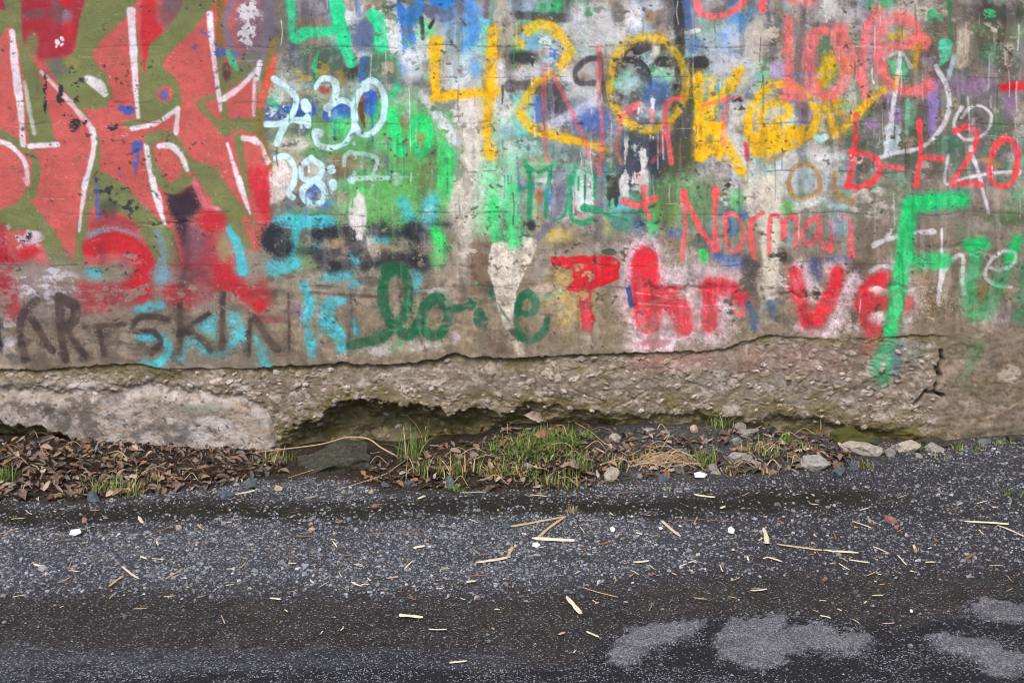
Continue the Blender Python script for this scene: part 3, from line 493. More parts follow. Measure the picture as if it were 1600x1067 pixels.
S(B2, (206, 200, 192), (70, 50, 34), [(1400, 780), (1430, 880), (1470, 980)], soft=20, a=.75, wear=.15); S(B2, (216, 212, 208), 60, [(1400, 280), (1420, 360)], soft=16, a=.7, wear=.2); M(B2, (140, 124, 110), 1500, 560, 60, 140, thr=.5, a=.8)
P(B2, (216, 208, 196), [(1428, 836), (1480, 900), (1500, 980), (1460, 990), (1430, 930)], soft=12, a=.8, wear=.1)
M(B2, (150, 134, 122), 1400, 430, 60, 60, thr=.6, a=.6); S(B2, (70, 130, 100), 12, [(1345, 690), (1380, 750), (1410, 790)], soft=5, wear=.2)

# ================= lower middle right: Full / Norman / Thrive
S(B3, (70, 214, 128), 90, [(0, 60), (10, 330)], soft=26, a=.85, wear=.05); B(B3, (150, 196, 160), 110, 150, 70, 90, a=.8); B(B3, (200, 120, 70), 150, 80, 26, 70, a=.7); B(B3, (112, 130, 120), 60, 170, 30, 50, a=.7, wear=.1)
B(B3, (202, 182, 112), 240, 310, 110, 50, a=.85, soft=.7); B(B3, (206, 190, 130), 500, 260, 60, 60, a=.7); B(B3, (180, 172, 150), 130, 220, 70, 60, a=.7); M(B3, (220, 190, 40), 200, 270, 80, 40, thr=.55, a=.8)
B(B3, (218, 228, 228), 420, 90, 76, 110, a=.95, soft=.3); B(B3, (226, 226, 224), 190, 10, 60, 20, a=.8); P(B3, (60, 56, 50), [(525, -20), (590, -20), (600, 60), (580, 160), (560, 110), (540, 150), (525, 90)], soft=7, a=.9)
B(B3, (106, 142, 96), 940, 130, 260, 170, a=.85, soft=.5); B(B3, (120, 150, 80), 860, 170, 90, 90, a=.7); S(B3, (108, 120, 100), 40, [(870, 60), (850, 250)], soft=18, a=.7); M(B3, (200, 214, 210), 1230, 70, 90, 90, thr=.48); B(B3, (80, 180, 100), 1250, 120, 50, 70, a=.7); M(B3, (70, 56, 46), 1200, 50, 70, 60, thr=.55)
B(B3, (100, 140, 130), 620, 230, 90, 70, a=.8); B(B3, (70, 112, 150), 710, 260, 40, 60, a=.75); S(B3, (58, 192, 112), (70, 60, 30), [(765, 200), (780, 270), (775, 320)], soft=12, a=.9, wear=.08); B(B3, (150, 136, 112), 940, 340, 130, 50, a=.7); B(B3, (66, 100, 170), 910, 300, 50, 30, a=.6); B(B3, (84, 104, 96), 1050, 350, 60, 50, a=.7)
S(B3, (60, 96, 164), (40, 80, 60), [(1140, 420), (1190, 460), (1290, 470)], soft=24, a=.85); S(B3, (60, 206, 106), (50, 40, 16), [(1060, 410), (1068, 440), (1062, 475)], soft=8); B(B3, (72, 66, 64), 1320, 490, 60, 70, a=.75); B(B3, (60, 100, 130), 1225, 270, 40, 60, a=.8)
P(B3, (214, 206, 196), [(1300, -20), (1480, -20), (1500, 200), (1490, 480), (1470, 640), (1440, 700), (1380, 730), (1370, 560), (1390, 450), (1360, 250), (1290, 150)], soft=26, wear=.06); S(B3, (70, 120, 200), 24, [(1290, 220), (1300, 200)], soft=8)
P(B4, (214, 206, 192), [(-20, -20), (70, -20), (75, 140), (55, 330), (50, 560), (10, 690), (-20, 690)], soft=22, wear=.08)
B(B3, (196, 186, 190), 540, 385, 120, 40, a=.6, wear=.12)
S(B3, (118, 122, 140), (60, 56, 46), [(300, 20), (235, 200), (150, 325)], soft=16, a=.9); S(B3, (116, 114, 118), 58, [(485, 40), (475, 320)], soft=22, a=.85); S(B3, (104, 104, 124), 60, [(260, -40), (250, 60)], soft=16, a=.7)
FG = (42, 152, 108)
for w, pts in ((26, [(70, -100), (100, 0), (96, 230)]), (20, [(70, -90), (140, -40), (225, -75)]), (20, [(60, 52), (160, 28)]), (22, [(215, -60), (195, 80), (188, 210)]), (22, [(235, 232), (290, 200), (315, 100), (330, -40)]), (24, [(350, -60), (322, 110), (332, 215), (395, 245), (440, 222)]), (18, [(462, -40), (460, 100)]), (14, [(405, -20), (405, 110)]), ((46, 24, 12), [(405, 160), (470, 172), (530, 200)]), (14, [(530, 200), (640, 230)]), (14, [(370, -10), (368, 60)])):
    S(B3, FG, w, pts, soft=5, a=.92)
B(B3, (44, 54, 50), 108, 258, 28, 32, a=.95)
for w, pts in (((40, 30, 46), [(735, 50), (742, 150), (765, 212)]), ((50, 30, 40), [(625, 122), (700, 146), (795, 104)]), ((44, 24, 22, 36), [(952, 75), (962, 250), (945, 440)]), (30, [(955, 85), (1040, 262), (1128, 395)]), ((46, 28, 34), [(1132, 62), (1128, 250), (1136, 395)]), ((30, 22, 22, 20), [(1192, 262), (1182, 215), (1220, 190), (1270, 232), (1290, 320), (1250, 402), (1200, 378), (1185, 280)]), ((40, 34, 28), [(1325, 232), (1330, 330), (1345, 430)]), (28, [(1330, 232), (1392, 186)]),
               (24, [(1435, 215), (1430, 330), (1430, 420)]), (24, [(1440, 205), (1480, 200), (1506, 260), (1506, 330)]), (24, [(1510, 330), (1525, 230), (1558, 198), (1585, 250), (1575, 385)]), (24, [(1700, 208), (1640, 250), (1612, 330), (1650, 365), (1700, 300), (1714, 220), (1712, 330), (1738, 388)]), ((34, 28, 38), [(1768, 225), (1778, 310), (1768, 390)]), ((24, 26, 26, 36), [(1776, 275), (1825, 208), (1876, 236), (1884, 320), (1886, 430)])):
    S(B3, (236, 100, 106), w, pts, soft=6, a=.9)
# Thrive
PINK = (234, 212, 224)
B(B3, (160, 156, 148), 160, 500, 60, 70, a=.7); B(B3, (198, 168, 108), 330, 650, 150, 190, a=.75, soft=.6); B(B3, (206, 190, 180), 200, 610, 90, 30, a=.7); B(B3, (130, 118, 100), 550, 720, 80, 130, a=.7); B(B3, (186, 180, 168), 250, 720, 60, 60, a=.5)
for w, pts, a in (((190, 260, 300), [(740, 400), (740, 560), (790, 840)], .95), ((150, 200), [(900, 640), (970, 830)], .95), ((120, 150), [(1110, 600), (1120, 840)], .9), (90, [(880, 540), (1040, 520), (1230, 530)], .8), (90, [(1190, 700), (1170, 850)], .8)):
    S(B3, PINK, np.array(w) * 1.08, pts, a=a, soft=66, wear=.04)
P(B3, RED, [(215, 432), (560, 425), (602, 470), (592, 560), (520, 590), (440, 612), (432, 700), (468, 790), (440, 852), (388, 842), (392, 720), (356, 710), (392, 632), (300, 612), (340, 560), (330, 500), (220, 474)], soft=5, wear=.22, spk=.4)
P(B3, RED, [(330, 430), (560, 425), (602, 470), (592, 560), (480, 600), (400, 632), (395, 560)], soft=6, wear=.12); S(B3, RED, (50, 80), [(405, 640), (420, 800)], soft=6, wear=.12)
M(B3, (198, 172, 118), 280, 530, 90, 50, thr=.60); M(B3, (190, 170, 130), 400, 540, 60, 40, thr=.62); M(B3, (150, 136, 116), 390, 680, 60, 60, thr=.52)
RD = (216, 50, 66)
for w, pts, a in ((158, [(740, 450), (742, 640), (765, 790)], 1), ((110, 130, 120), [(770, 650), (880, 670), (935, 740), (950, 810)], 1), (88, [(1105, 590), (1098, 700), (1095, 810)], .95), ((90, 100, 80), [(1080, 610), (1180, 600), (1275, 660)], .95)):
    S(B3, RD, w, pts, a=a, soft=22, wear=.04)
S(B3, (150, 30, 46), 26, [(830, 620), (900, 600), (960, 600)], soft=10, a=.6); S(B3, PINK, 70, [(855, 800), (858, 860)], soft=40, a=.8); S(B3, PINK, 60, [(1010, 600), (1020, 780)], soft=40, a=.55); B(B3, (210, 90, 110), 780, 915, 90, 24, a=.5); M(B3, (76, 82, 78), 1215, 700, 44, 56, thr=.44); M(B3, (230, 110, 120), 1270, 700, 50, 70, thr=.52); M(B3, (90, 90, 84), 1310, 600, 50, 90, thr=.46)
for y, x0, x1 in ((648, 690, 1020), (664, 800, 980), (705, 700, 1180), (870, 1000, 1200)):
    S(B3, (232, 214, 220), 5, [(x0, y - 16), ((x0 + x1) / 2, y), (x1, y - 8)], soft=3, a=.65)
M(B3, (80, 84, 76), 545, 405, 50, 20, thr=.42); M(B3, (96, 92, 84), 620, 400, 30, 60, thr=.52); S(B3, (50, 84, 140), 26, [(640, 580), (665, 700)], soft=8, wear=.3); S(B3, (50, 96, 150), (30, 50, 30), [(1310, 690), (1350, 780), (1340, 830)], soft=14, a=.7, wear=.1)
S(B3, (110, 180, 140), (22, 16), [(150, 660), (220, 650), (300, 620)], soft=8, a=.7)
# e of the green love
S(B3, DGRN, (30, 46, 50, 40), [(45, 745), (110, 745), (132, 690), (95, 640), (50, 660), (30, 730)], soft=10); S(B3, DGRN, (40, 56, 50, 40), [(5, 850), (90, 892), (165, 862), (198, 780)], soft=10)
S(B3, DGRN, (26, 34, 40), [(36, 715), (24, 790), (46, 868)], soft=10, a=.85)
# right: ve, F, u, small white letters
M(B4, (60, 54, 50), 90, 440, 90, 60, thr=.48); M(B4, (226, 222, 218), 110, 530, 80, 80, thr=.5); B(B4, (110, 190, 110), 110, 160, 46, 40, a=.8); S(B4, (216, 216, 212), 50, [(170, 150), (280, 120)], soft=18, wear=.12)
B(B4, (150, 186, 206), 390, 250, 70, 80, a=.7, soft=.7); S(B4, (180, 214, 226), 30, [(340, 150), (430, 150)], soft=14, a=.8, wear=.1); M(B4, (200, 194, 188), 560, 120, 110, 110, thr=.48, a=.8); M(B4, (206, 206, 206), 690, 250, 60, 110, thr=.48, a=.85); B(B4, (66, 84, 140), 260, 510, 50, 80, a=.7); B(B4, (70, 84, 140), 390, 450, 80, 30, a=.5); B(B4, (70, 98, 64), 1320, 220, 120, 50, a=.6); B(B4, (196, 170, 150), 1280, 100, 50, 60, a=.4); S(B4, (60, 100, 140), (60, 30), [(20, 700), (20, 760)], soft=20, a=.7); B(B4, (74, 70, 66), 490, 510, 50, 60, a=.7, wear=.1)
M(B4, (206, 200, 170), 950, 680, 250, 130, thr=.60, n='f', a=.7); M(B4, (104, 74, 54), 1000, 640, 260, 160, thr=.56, a=.5); M(B4, (170, 120, 70), 1250, 640, 120, 80, thr=.56, a=.5); B(B4, (150, 140, 160), 1310, 760, 80, 80, a=.4)
for w, pts, a in (((60, 90, 90), [(175, 480), (240, 590), (270, 640)], .9), ((80, 90, 70, 50), [(480, 560), (440, 650), (370, 800), (290, 860), (160, 835)], .9), (70, [(400, 490), (340, 500)], .75), (80, [(690, 480), (600, 600)], .6), (60, [(640, 760), (580, 780)], .9), (40, [(790, 580), (822, 700), (765, 840)], .7), (50, [(430, 830), (490, 830)], .8)):
    S(B4, PINK, w, pts, a=a, soft=30, wear=.1)
for w, pts, a in (((70, 80, 90), [(152, 520), (170, 640), (225, 790)], .97), ((84, 86, 90), [(385, 520), (355, 640), (270, 790)], .97), ((90, 80, 80, 100), [(620, 560), (535, 640), (540, 740), (600, 850)], .92), (84, [(530, 695), (640, 690), (765, 690)], .9), (60, [(600, 560), (670, 540)], .8)):
    S(B4, RD, w, pts, a=a, soft=18, wear=.06)
B(B4, (230, 206, 212), 600, 612, 40, 24, a=.9); B(B4, (226, 200, 204), 615, 772, 60, 36, a=.9); M(B4, (62, 62, 60), 250, 640, 46, 46, thr=.44); M(B4, (90, 84, 76), 470, 760, 40, 60, thr=.52)
S(B4, (226, 224, 230), 9, [(515, 665), (510, 740)], soft=3, a=.8)
WH2 = (222, 218, 222)
for w, pts, a in (((30, 22), [(588, 368), (650, 340), (720, 318)], .95), ((20, 34), [(800, 298), (920, 292)], .95), (26, [(570, 512), (630, 482), (690, 495)], .85), ((12, 16, 26), [(966, 280), (966, 450), (946, 680)], .92), (24, [(950, 620), (985, 500), (1050, 430), (1085, 440), (1080, 560), (1095, 640)], .9), (20, [(1230, 492), (1290, 508), (1362, 470), (1375, 412), (1310, 400), (1232, 460), (1208, 540), (1262, 588), (1350, 602)], .85)):
    S(B4, WH2, w, pts, a=a, soft=8)
FGR = (44, 196, 116)
S(B4, FGR, (60, 84, 96, 84, 84, 82), [(1085, 120), (900, 122), (800, 165), (770, 270), (755, 420), (725, 620), (680, 850)], soft=17, a=.97); S(B4, FGR, (90, 84), [(790, 140), (1070, 112)], soft=16, a=.97); S(B4, FGR, (80, 84), [(760, 460), (980, 456)], soft=16, a=.97)
S(B4, (54, 170, 108), (60, 70, 90, 90, 80, 60, 54), [(1165, 360), (1150, 480), (1120, 620), (1140, 740), (1220, 720), (1285, 580), (1335, 460), (1380, 340)], soft=30, a=.72, wear=.05); S(B4, FGR, 60, [(1390, 340), (1345, 440)], soft=16, a=.9); S(B4, FGR, 70, [(1120, 365), (1200, 360)], soft=22, a=.85); S(B4, (50, 130, 90), (60, 90), [(1430, 480), (1400, 760)], soft=30, a=.6, wear=.1)
for w, pts, a in ((20, [(1290, 508), (1362, 470), (1375, 412), (1310, 400)], .5),):
    S(B4, WH2, w, pts, a=a, soft=8)

# ================= weather over everything: grime, runs, pits, board marks, chips down to the concrete
sl = (slice(None), slice(None))
up = 1 - sstep(520, 580, VV)
R = sstep(400, 470, UU + (NB - .5) * 80)
lay(sl, sstep(.57, .76, norm(fbm(UU / 24, VV / 26, 201, 6, .72))) * (.05 + .24 * R * (1 - .6 * sstep(300, 420, VV))) * up, (222, 220, 224))
lay(sl, sstep(.57, .78, norm(fbm(UU / 20, VV / 30, 202, 6, .72))) * (.10 + .20 * R) * up, (82, 76, 70))
lay(sl, sstep(.60, .74, norm(fbm(UU / 30, VV / 12, 203, 6, .72))) * .38 * up * sstep(360, 470, VV), (176, 160, 140))
lay(sl, sstep(.60, .74, norm(fbm(UU / 26, VV / 10, 204, 6, .72))) * .38 * up * sstep(380, 480, VV), (96, 84, 72))
rd = random.Random(77)
for k in range(150):                                              # runs of thin paint
    x, y = rd.uniform(420, 1600), rd.uniform(0, 330); L = rd.uniform(12, 60)
    S((x, y), rd.choice([(224, 222, 226), (214, 210, 206), (60, 60, 62), (70, 170, 110), (80, 116, 180), (110, 104, 100), (232, 228, 226)]), rd.uniform(4, 9), [(0, 0), (rd.uniform(-6, 6), L * .5 / K), (rd.uniform(-8, 8), L / K)], a=rd.uniform(.35, .8), soft=4, wear=.1)
for k in range(70):                                               # scratches
    x, y = rd.uniform(0, 1600), rd.uniform(20, 560); L = rd.uniform(10, 70); a_ = rd.gauss(0, .15)
    S((x, y), rd.choice([(226, 220, 220), (206, 196, 190), (90, 80, 76)]), 3.5, [(0, 0), (L * math.cos(a_) / K, L * math.sin(a_) / K)], a=rd.uniform(.25, .6), soft=3, wear=.2)
chip = sstep(.74, .80, NW) * up
lay(sl, chip * .7, (122, 110, 98))
lum = CAN.mean(-1, keepdims=True)
CAN = np.clip(lum + (CAN - lum) * (1 + (.14 * R * up)[..., None]), .02, 1)
CAN *= (1 + (NT - .5) * (.16 + .24 * R + .35 * sstep(420, 520, VV)) * .8)[..., None]
lay(sl, sstep(.60, .70, NV) * .16 * up * sstep(380, 520, UU), (228, 226, 226))
lay(sl, sstep(.62, .72, fbm(UU / 14, VV / 90, 23, 4)) * .18 * up * sstep(380, 520, UU), (70, 66, 62))
pit = sstep(.80, .92, fbm(UU / 3.2, VV / 3.2, 31, 2, .35)) * sstep(.42, .60, fbm(UU / 60, VV / 40, 32, 3))
lay(sl, pit * .55, (58, 52, 48))
pit2 = sstep(.74, .84, fbm(UU / 7, VV / 6., 35, 2, .4)) * sstep(.52, .62, fbm(UU / 50, VV / 40, 36, 3))
lay(sl, pit2 * .6 * up, (60, 54, 52))
lay(sl, sstep(.80, .92, fbm(UU / 3, VV / 3, 33, 2, .35)) * sstep(.48, .62, fbm(UU / 50, VV / 40, 34, 3)) * .5, (214, 208, 204))
foot = sstep(400, 560, VV) * (1 - sstep(600, 640, VV))
lay(sl, np.clip(foot * sstep(.42, .62, fbm(UU / 26, VV / 14, 41, 4)) * .40, 0, 1), (128, 114, 96))
for v0, x0, x1, am in ((192, 0, 1600, 4), (226, 0, 640, 3), (352, 180, 700, 6), (334, 0, 1600, 5), (448, 300, 1500, 7), (268, 700, 1600, 4), (73, 380, 1300, 4), (120, 600, 1600, 4), (415, 0, 1600, 5), (160, 0, 520, 3)):
    vc = v0 + (fbm(U / 60, U * 0 + v0, 51, 3) - .5) * am * 2.4
    on = (U > x0) & (U < x1)
    br = sstep(.44, .54, fbm(U / 45, U * 0 + v0 * 2, 52, 3))
    d = np.abs(VV - vc[None, :])
    lay(sl, (1 - sstep(.5, 1.6, d)) * (on * br)[None, :] * .38 * sstep(.4, .55, NW), (66, 58, 52))
CAN = np.clip(CAN, .02, 1) ** 1.07
# ---------------------------------------------------------------- object helpers
def tag(o, label=None, cat=None, group=None, kind=None):
    for k, v in (('label', label), ('category', cat), ('group', group), ('kind', kind)):
        if v:
            o[k] = v
    return o

def link(name, me, parent=None):
    o = bpy.data.objects.new(name, me); COL.objects.link(o)
    if parent:
        o.parent = parent
    return o

def fast_mesh(name, co, faces, col=None, smooth=False, extra=None):
    """mesh from numpy: faces is an (n,3) or (n,4) array, col per-vertex linear colours"""
    me = bpy.data.meshes.new(name)
    n, k = faces.shape
    me.vertices.add(len(co)); me.vertices.foreach_set('co', np.ascontiguousarray(co, np.float32).ravel())
    me.loops.add(n * k); me.loops.foreach_set('vertex_index', np.ascontiguousarray(faces, np.int32).ravel())
    me.polygons.add(n); me.polygons.foreach_set('loop_start', np.arange(0, n * k, k, dtype=np.int32))
    me.polygons.foreach_set('use_smooth', np.full(n, smooth, bool))
    if col is not None:
        a = me.color_attributes.new('paint', 'FLOAT_COLOR', 'POINT')
        a.data.foreach_set('color', np.hstack([col, np.ones((len(col), 1))]).astype(np.float32).ravel())
    for nm, val in (extra or {}).items():
        a = me.attributes.new(nm, 'FLOAT', 'POINT'); a.data.foreach_set('value', val.astype(np.float32).ravel())
    me.update(calc_edges=True); me.validate()
    return me

def grid_faces(nr, nc):
    i = np.arange(nr * nc).reshape(nr, nc)
    return np.stack([i[:-1, :-1], i[1:, :-1], i[1:, 1:], i[:-1, 1:]], -1).reshape(-1, 4)

def node_mat(name):
    m = bpy.data.materials.new(name); m.use_nodes = True
    nt = m.node_tree; return m, nt, nt.nodes['Principled BSDF']

def nd(nt, kind, **kw):
    n = nt.nodes.new(kind)
    for k, v in kw.items():
        if k.startswith('i_'):
            n.inputs[k[2:].replace('_', ' ')].default_value = v
        else:
            setattr(n, k, v)
    return n

def grain(nt, src, scale, lo, hi, detail=3):
    """multiply a colour by fine noise"""
    tc = nd(nt, 'ShaderNodeNewGeometry'); no = nd(nt, 'ShaderNodeTexNoise'); no.inputs['Scale'].default_value = scale; no.inputs['Detail'].default_value = detail
    nt.links.new(tc.outputs['Position'], no.inputs['Vector'])
    mr = nd(nt, 'ShaderNodeMapRange'); mr.inputs['From Min'].default_value = .25; mr.inputs['From Max'].default_value = .75; mr.inputs['To Min'].default_value = lo; mr.inputs['To Max'].default_value = hi
    nt.links.new(no.outputs['Fac'], mr.inputs['Value'])
    mx = nd(nt, 'ShaderNodeVectorMath', operation='SCALE')
    nt.links.new(src, mx.inputs[0]); nt.links.new(mr.outputs[0], mx.inputs['Scale'])
    return mx.outputs[0], no.outputs['Fac']

def bump(nt, bs, h, dist, strength=1.):
    b = nd(nt, 'ShaderNodeBump'); b.inputs['Distance'].default_value = dist; b.inputs['Strength'].default_value = strength
    nt.links.new(h, b.inputs['Height']); nt.links.new(b.outputs[0], bs.inputs['Normal'])

def paint_mat(name, rough=.8, scale=260, lo=.86, hi=1.14, bd=.002):
    m, nt, bs = node_mat(name)
    at = nd(nt, 'ShaderNodeAttribute', attribute_name='paint')
    c, h = grain(nt, at.outputs['Color'], scale, lo, hi)
    nt.links.new(c, bs.inputs['Base Color']); bs.inputs['Roughness'].default_value = rough
    bs.inputs['Specular IOR Level'].default_value = .3
    bump(nt, bs, h, bd)
    return m

def plain_mat(name, rgb, rough=.8, scale=60, lo=.7, hi=1.3, bd=.001, vary=0.):
    """one base colour (sRGB 0-255) with grain; vary shifts it from object to object"""
    m, nt, bs = node_mat(name)
    rc = nd(nt, 'ShaderNodeRGB'); rc.outputs[0].default_value = (*lin255(*rgb), 1)
    src = rc.outputs[0]
    if vary:
        oi = nd(nt, 'ShaderNodeObjectInfo'); mr = nd(nt, 'ShaderNodeMapRange'); mr.inputs['To Min'].default_value = 1 - vary; mr.inputs['To Max'].default_value = 1 + vary
        nt.links.new(oi.outputs['Random'], mr.inputs['Value'])
        sc = nd(nt, 'ShaderNodeVectorMath', operation='SCALE'); nt.links.new(src, sc.inputs[0]); nt.links.new(mr.outputs[0], sc.inputs['Scale']); src = sc.outputs[0]
    c, h = grain(nt, src, scale, lo, hi, 4)
    nt.links.new(c, bs.inputs['Base Color']); bs.inputs['Roughness'].default_value = rough; bs.inputs['Specular IOR Level'].default_value = .25
    bump(nt, bs, h, bd)
    return m

# ---------------------------------------------------------------- relief of the wall
EDGE = [(-900, 582), (-300, 575), (0, 577), (56, 580), (107, 575), (157, 571), (219, 569), (245, 576), (332, 576), (400, 575.5), (440, 573), (484, 572), (520, 568), (535, 565), (552, 570), (591, 570.5), (642, 568), (665, 564), (681, 562), (700, 555), (712, 551), (725, 557), (737, 559), (800, 561), (860, 557), (912, 554), (997, 552), (1087, 549.5), (1132, 545), (1150, 539), (1165, 534), (1200, 524), (1270, 529), (1383, 528), (1425, 524), (1480, 524), (1600, 530), (2500, 540)]
LOW = [(-900, 690), (-100, 668), (0, 664), (40, 668), (75, 670), (95, 678), (112, 690), (125, 760), (415, 760), (425, 702), (440, 690), (460, 672), (498, 655), (508, 644), (526, 634), (545, 628), (574, 623), (590, 629), (602, 635), (625, 640), (653, 635), (681, 642), (700, 648), (730, 642), (760, 638), (780, 650), (800, 646), (830, 630), (856, 634), (893, 645), (930, 645), (969, 648), (1000, 653), (1025, 652), (1053, 648), (1109, 652), (1165, 660), (1200, 654), (1242, 658), (1280, 656), (1312, 662), (1360, 672), (1425, 672), (1450, 676), (1480, 700), (1600, 760), (2500, 760)]
DEEP = [(-900, .06), (0, .12), (110, .12), (120, 0), (415, 0), (430, .08), (520, .15), (700, .15), (790, .10), (850, .07), (1000, .05), (1250, .04), (1300, .04), (1400, .035), (1480, .02), (1490, 0), (2500, 0)]
SLAB = [(-900, 600), (0, 602), (80, 609), (150, 612), (200, 606), (230, 598), (270, 604), (330, 613), (380, 618), (400, 626), (420, 645), (436, 690), (440, 900), (2500, 900)]
jag = (fbm(U / 9, U * 0, 61, 3) - .5)
LE = interp(EDGE, U) + jag * 5 + (fbm(U / 3, U * 0, 62, 2) - .5) * 2.5
LL = interp(LOW, U) + (fbm(U / 14, U * 0, 63, 3) - .5) * 16
LD = interp(DEEP, U)
LS = interp(SLAB, U) + (fbm(U / 20, U * 0, 64, 3) - .5) * 10
t = VV - LE[None, :]                                             # below the broken edge
foot_m = sstep(-.8, 1.2, t)
right = sstep(1445, 1490, UU + (NM - .5) * 50) * sstep(-14, 22, t + (NB - .5) * 60)      # the sound wall beyond the crack
below = foot_m * (1 - sstep(1440, 1500, UU + (NM - .5) * 40))
slab = sstep(-6, 8, VV - LS[None, :] + (NM - .5) * 14) * below
rough = below * (1 - slab)
wx = (fbm(UU / 20, VV / 14, 65, 3) - .5) * 2.2; wy = (fbm(UU / 20, VV / 14, 66, 3) - .5) * 2.2
d1, d2, cid = voronoi(UU / 17 + wx, VV / 11 + wy, 3)
e1, e2, eid = voronoi(UU / 7 + wx, VV / 5.4 + wy, 5)
agg = sstep(.02, .40, d2 - d1); agg2 = sstep(.0, .35, e2 - e1)
big = fbm(UU / 46, VV / 26, 71, 4)
lip = np.exp(-np.clip(t, 0, 200) / 14.) * interp([(-900, .3), (0, .4), (380, .4), (460, 1), (820, 1), (1000, .6), (1150, .3), (1250, .2), (2500, .2)], U)[None, :]
flake = np.abs(fbm(UU / 30, VV / 13, 67, 4) - .5) * 2
sel = sstep(.45, .6, fbm(UU / 40, VV / 22, 68, 3))
rec = rough * (.004 + .026 * lip + (.52 - big) * .024 - .004 * agg * sstep(.5, .8, cid) * sel - .0022 * agg2 * sstep(.35, .8, eid) + .006 * sstep(.05, .0, flake) + (.5 - NW) * .006 + (.5 - NT) * .004)
rec += slab * (-.004 + .030 * (1 - sstep(-2, 26, VV - LS[None, :])) + (.5 - fbm(UU / 60, VV / 30, 72, 4)) * .018 - .002 * agg2)
hd = VV - LL[None, :] + (NM - .5) * 12 + (NW - .5) * 16
cut = sstep(-4, 7, hd) * below
cut2 = (.45 * sstep(-5, 5, hd) + .55 * sstep(0, 32, hd)) * below
rec += cut * (.5 - NW) * .03 * (LD[None, :] > .01)
rec += cut2 * LD[None, :] * (.75 + .5 * fbm(UU / 40, VV / 22, 73, 3)) + cut * (.5 - big) * .05 * (LD[None, :] > .01)
# foot of the cave comes forward again
rec -= cut * LD[None, :] * .45 * sstep(665, 720, VV)
sur = (1 - below)
rec += right * ((.5 - NW) * .010 + (.5 - NT) * .004 + (.5 - big) * .02)
rec += sur * ((.5 - fbm(UU / 90, VV / 50, 74, 4)) * .010 + (.5 - NM) * .0022 + (.5 - NW) * .0020 + chip * .0016 + pit * .0016)
for v0, am in ((192, 4), (334, 5), (448, 7), (73, 4)):           # lifts of the shuttering
    vc = v0 + (fbm(U / 60, U * 0 + v0, 51, 3) - .5) * am * 2.4
    rec += sur * .0014 * np.exp(-((VV - vc[None, :]) / 1.6) ** 2) * sstep(.40, .52, fbm(U / 45, U * 0 + v0 * 2, 52, 3))[None, :]
# spalled ledges in the painted face
for (x, y, rx, ry, dp) in ((1060, 452, 90, 5, .008), (1250, 463, 50, 5, .010), (1390, 449, 60, 3, .006), (700, 508, 60, 4, .004), (265, 349, 50, 2.5, .006), (1490, 388, 60, 6, .008), (1340, 295, 60, 5, .004), (1530, 395, 40, 3, .006)):
    rec += sur * dp * np.exp(-((UU - x) / rx) ** 2 * 1.2 - ((VV - y + (NM - .5) * 14) / ry) ** 2)
# the open crack near the right end
ck = T(C4, [(965, 110), (975, 150), (945, 195), (960, 240), (935, 300), (925, 330), (975, 350), (880, 330), (820, 400)])
for i in range(len(ck) - 1):
    d, _ = seg_d(UU, VV, ck[i], ck[i + 1])
    rec += .035 * (1 - sstep(1.0, 4.0, d + (NM - .5) * 5))
# ---- colours of the bare foot of the wall
def over(al, col):
    lay((slice(None), slice(None)), np.clip(al, 0, 1), col)
tone = fbm(UU / 34, VV / 20, 81, 4)
over(rough, (134, 125, 113)); over(rough * sstep(.50, .70, tone) * .8, (150, 141, 132)); over(rough * sstep(.5, .75, norm(fbm(UU / 40, VV / 20, 82, 6, .7))) * .7, (120, 104, 88))
over(rough * agg * sstep(.62, .9, cid) * .75, (196, 184, 174)); over(rough * agg2 * sstep(.72, .95, eid) * .5, (192, 182, 174)); over(rough * agg2 * sstep(.25, .05, eid) * .6, (122, 108, 96)); over(rough * agg * sstep(.32, .1, cid) * .5, (112, 98, 86))
over(rough * (1 - agg) * sel * .35, (104, 88, 62)); over(rough * sstep(.06, .01, flake) * .5 * sstep(.45, .6, NB), (98, 82, 50)); over(rough * sstep(.5, .85, NT) * .5, (192, 182, 172)); over(rough * sstep(.5, .2, NT) * .6, (88, 76, 62)); over(rough * sstep(.58, .78, norm(fbm(UU / 60, VV / 26, 95, 6, .68))) * .7, (94, 88, 54)); over(rough * sstep(.6, .8, norm(fbm(UU / 14, VV / 9, 94, 5, .7))) * .5, (128, 106, 76))
over(slab, (164, 155, 146)); over(slab * sstep(.42, .72, fbm(UU / 60, VV / 20, 83, 6, .62)) * .8, (198, 192, 190)); over(slab * sstep(.40, .72, fbm(UU / 50, VV / 26, 84, 6, .62)) * .75, (98, 90, 84)); over(slab * sstep(.52, .85, NT) * .6, (206, 200, 196)); over(slab * sstep(.5, .2, NT) * .6, (84, 76, 70))
over(slab * sstep(.72, .80, fbm(UU / 6, VV / 5, 85, 2)) * .7, (74, 66, 62)); over(slab * sstep(.55, .7, fbm(UU / 26, VV / 8, 86, 3)) * .35, (150, 124, 98))
over(right, (134, 119, 104)); over(right * sstep(.5, .75, norm(fbm(UU / 30, VV / 30, 87, 6, .7))) * .7, (112, 98, 80)); over(right * sstep(.56, .78, norm(fbm(UU / 24, VV / 14, 88, 6, .7))) * .4, (158, 118, 84)); over(right * sstep(.58, .8, norm(fbm(UU / 34, VV / 24, 89, 6, .7))) * .55, (98, 104, 72)); over(right * sstep(.6, .8, norm(fbm(UU / 20, VV / 26, 90, 6, .7))) * .5, (174, 160, 146))
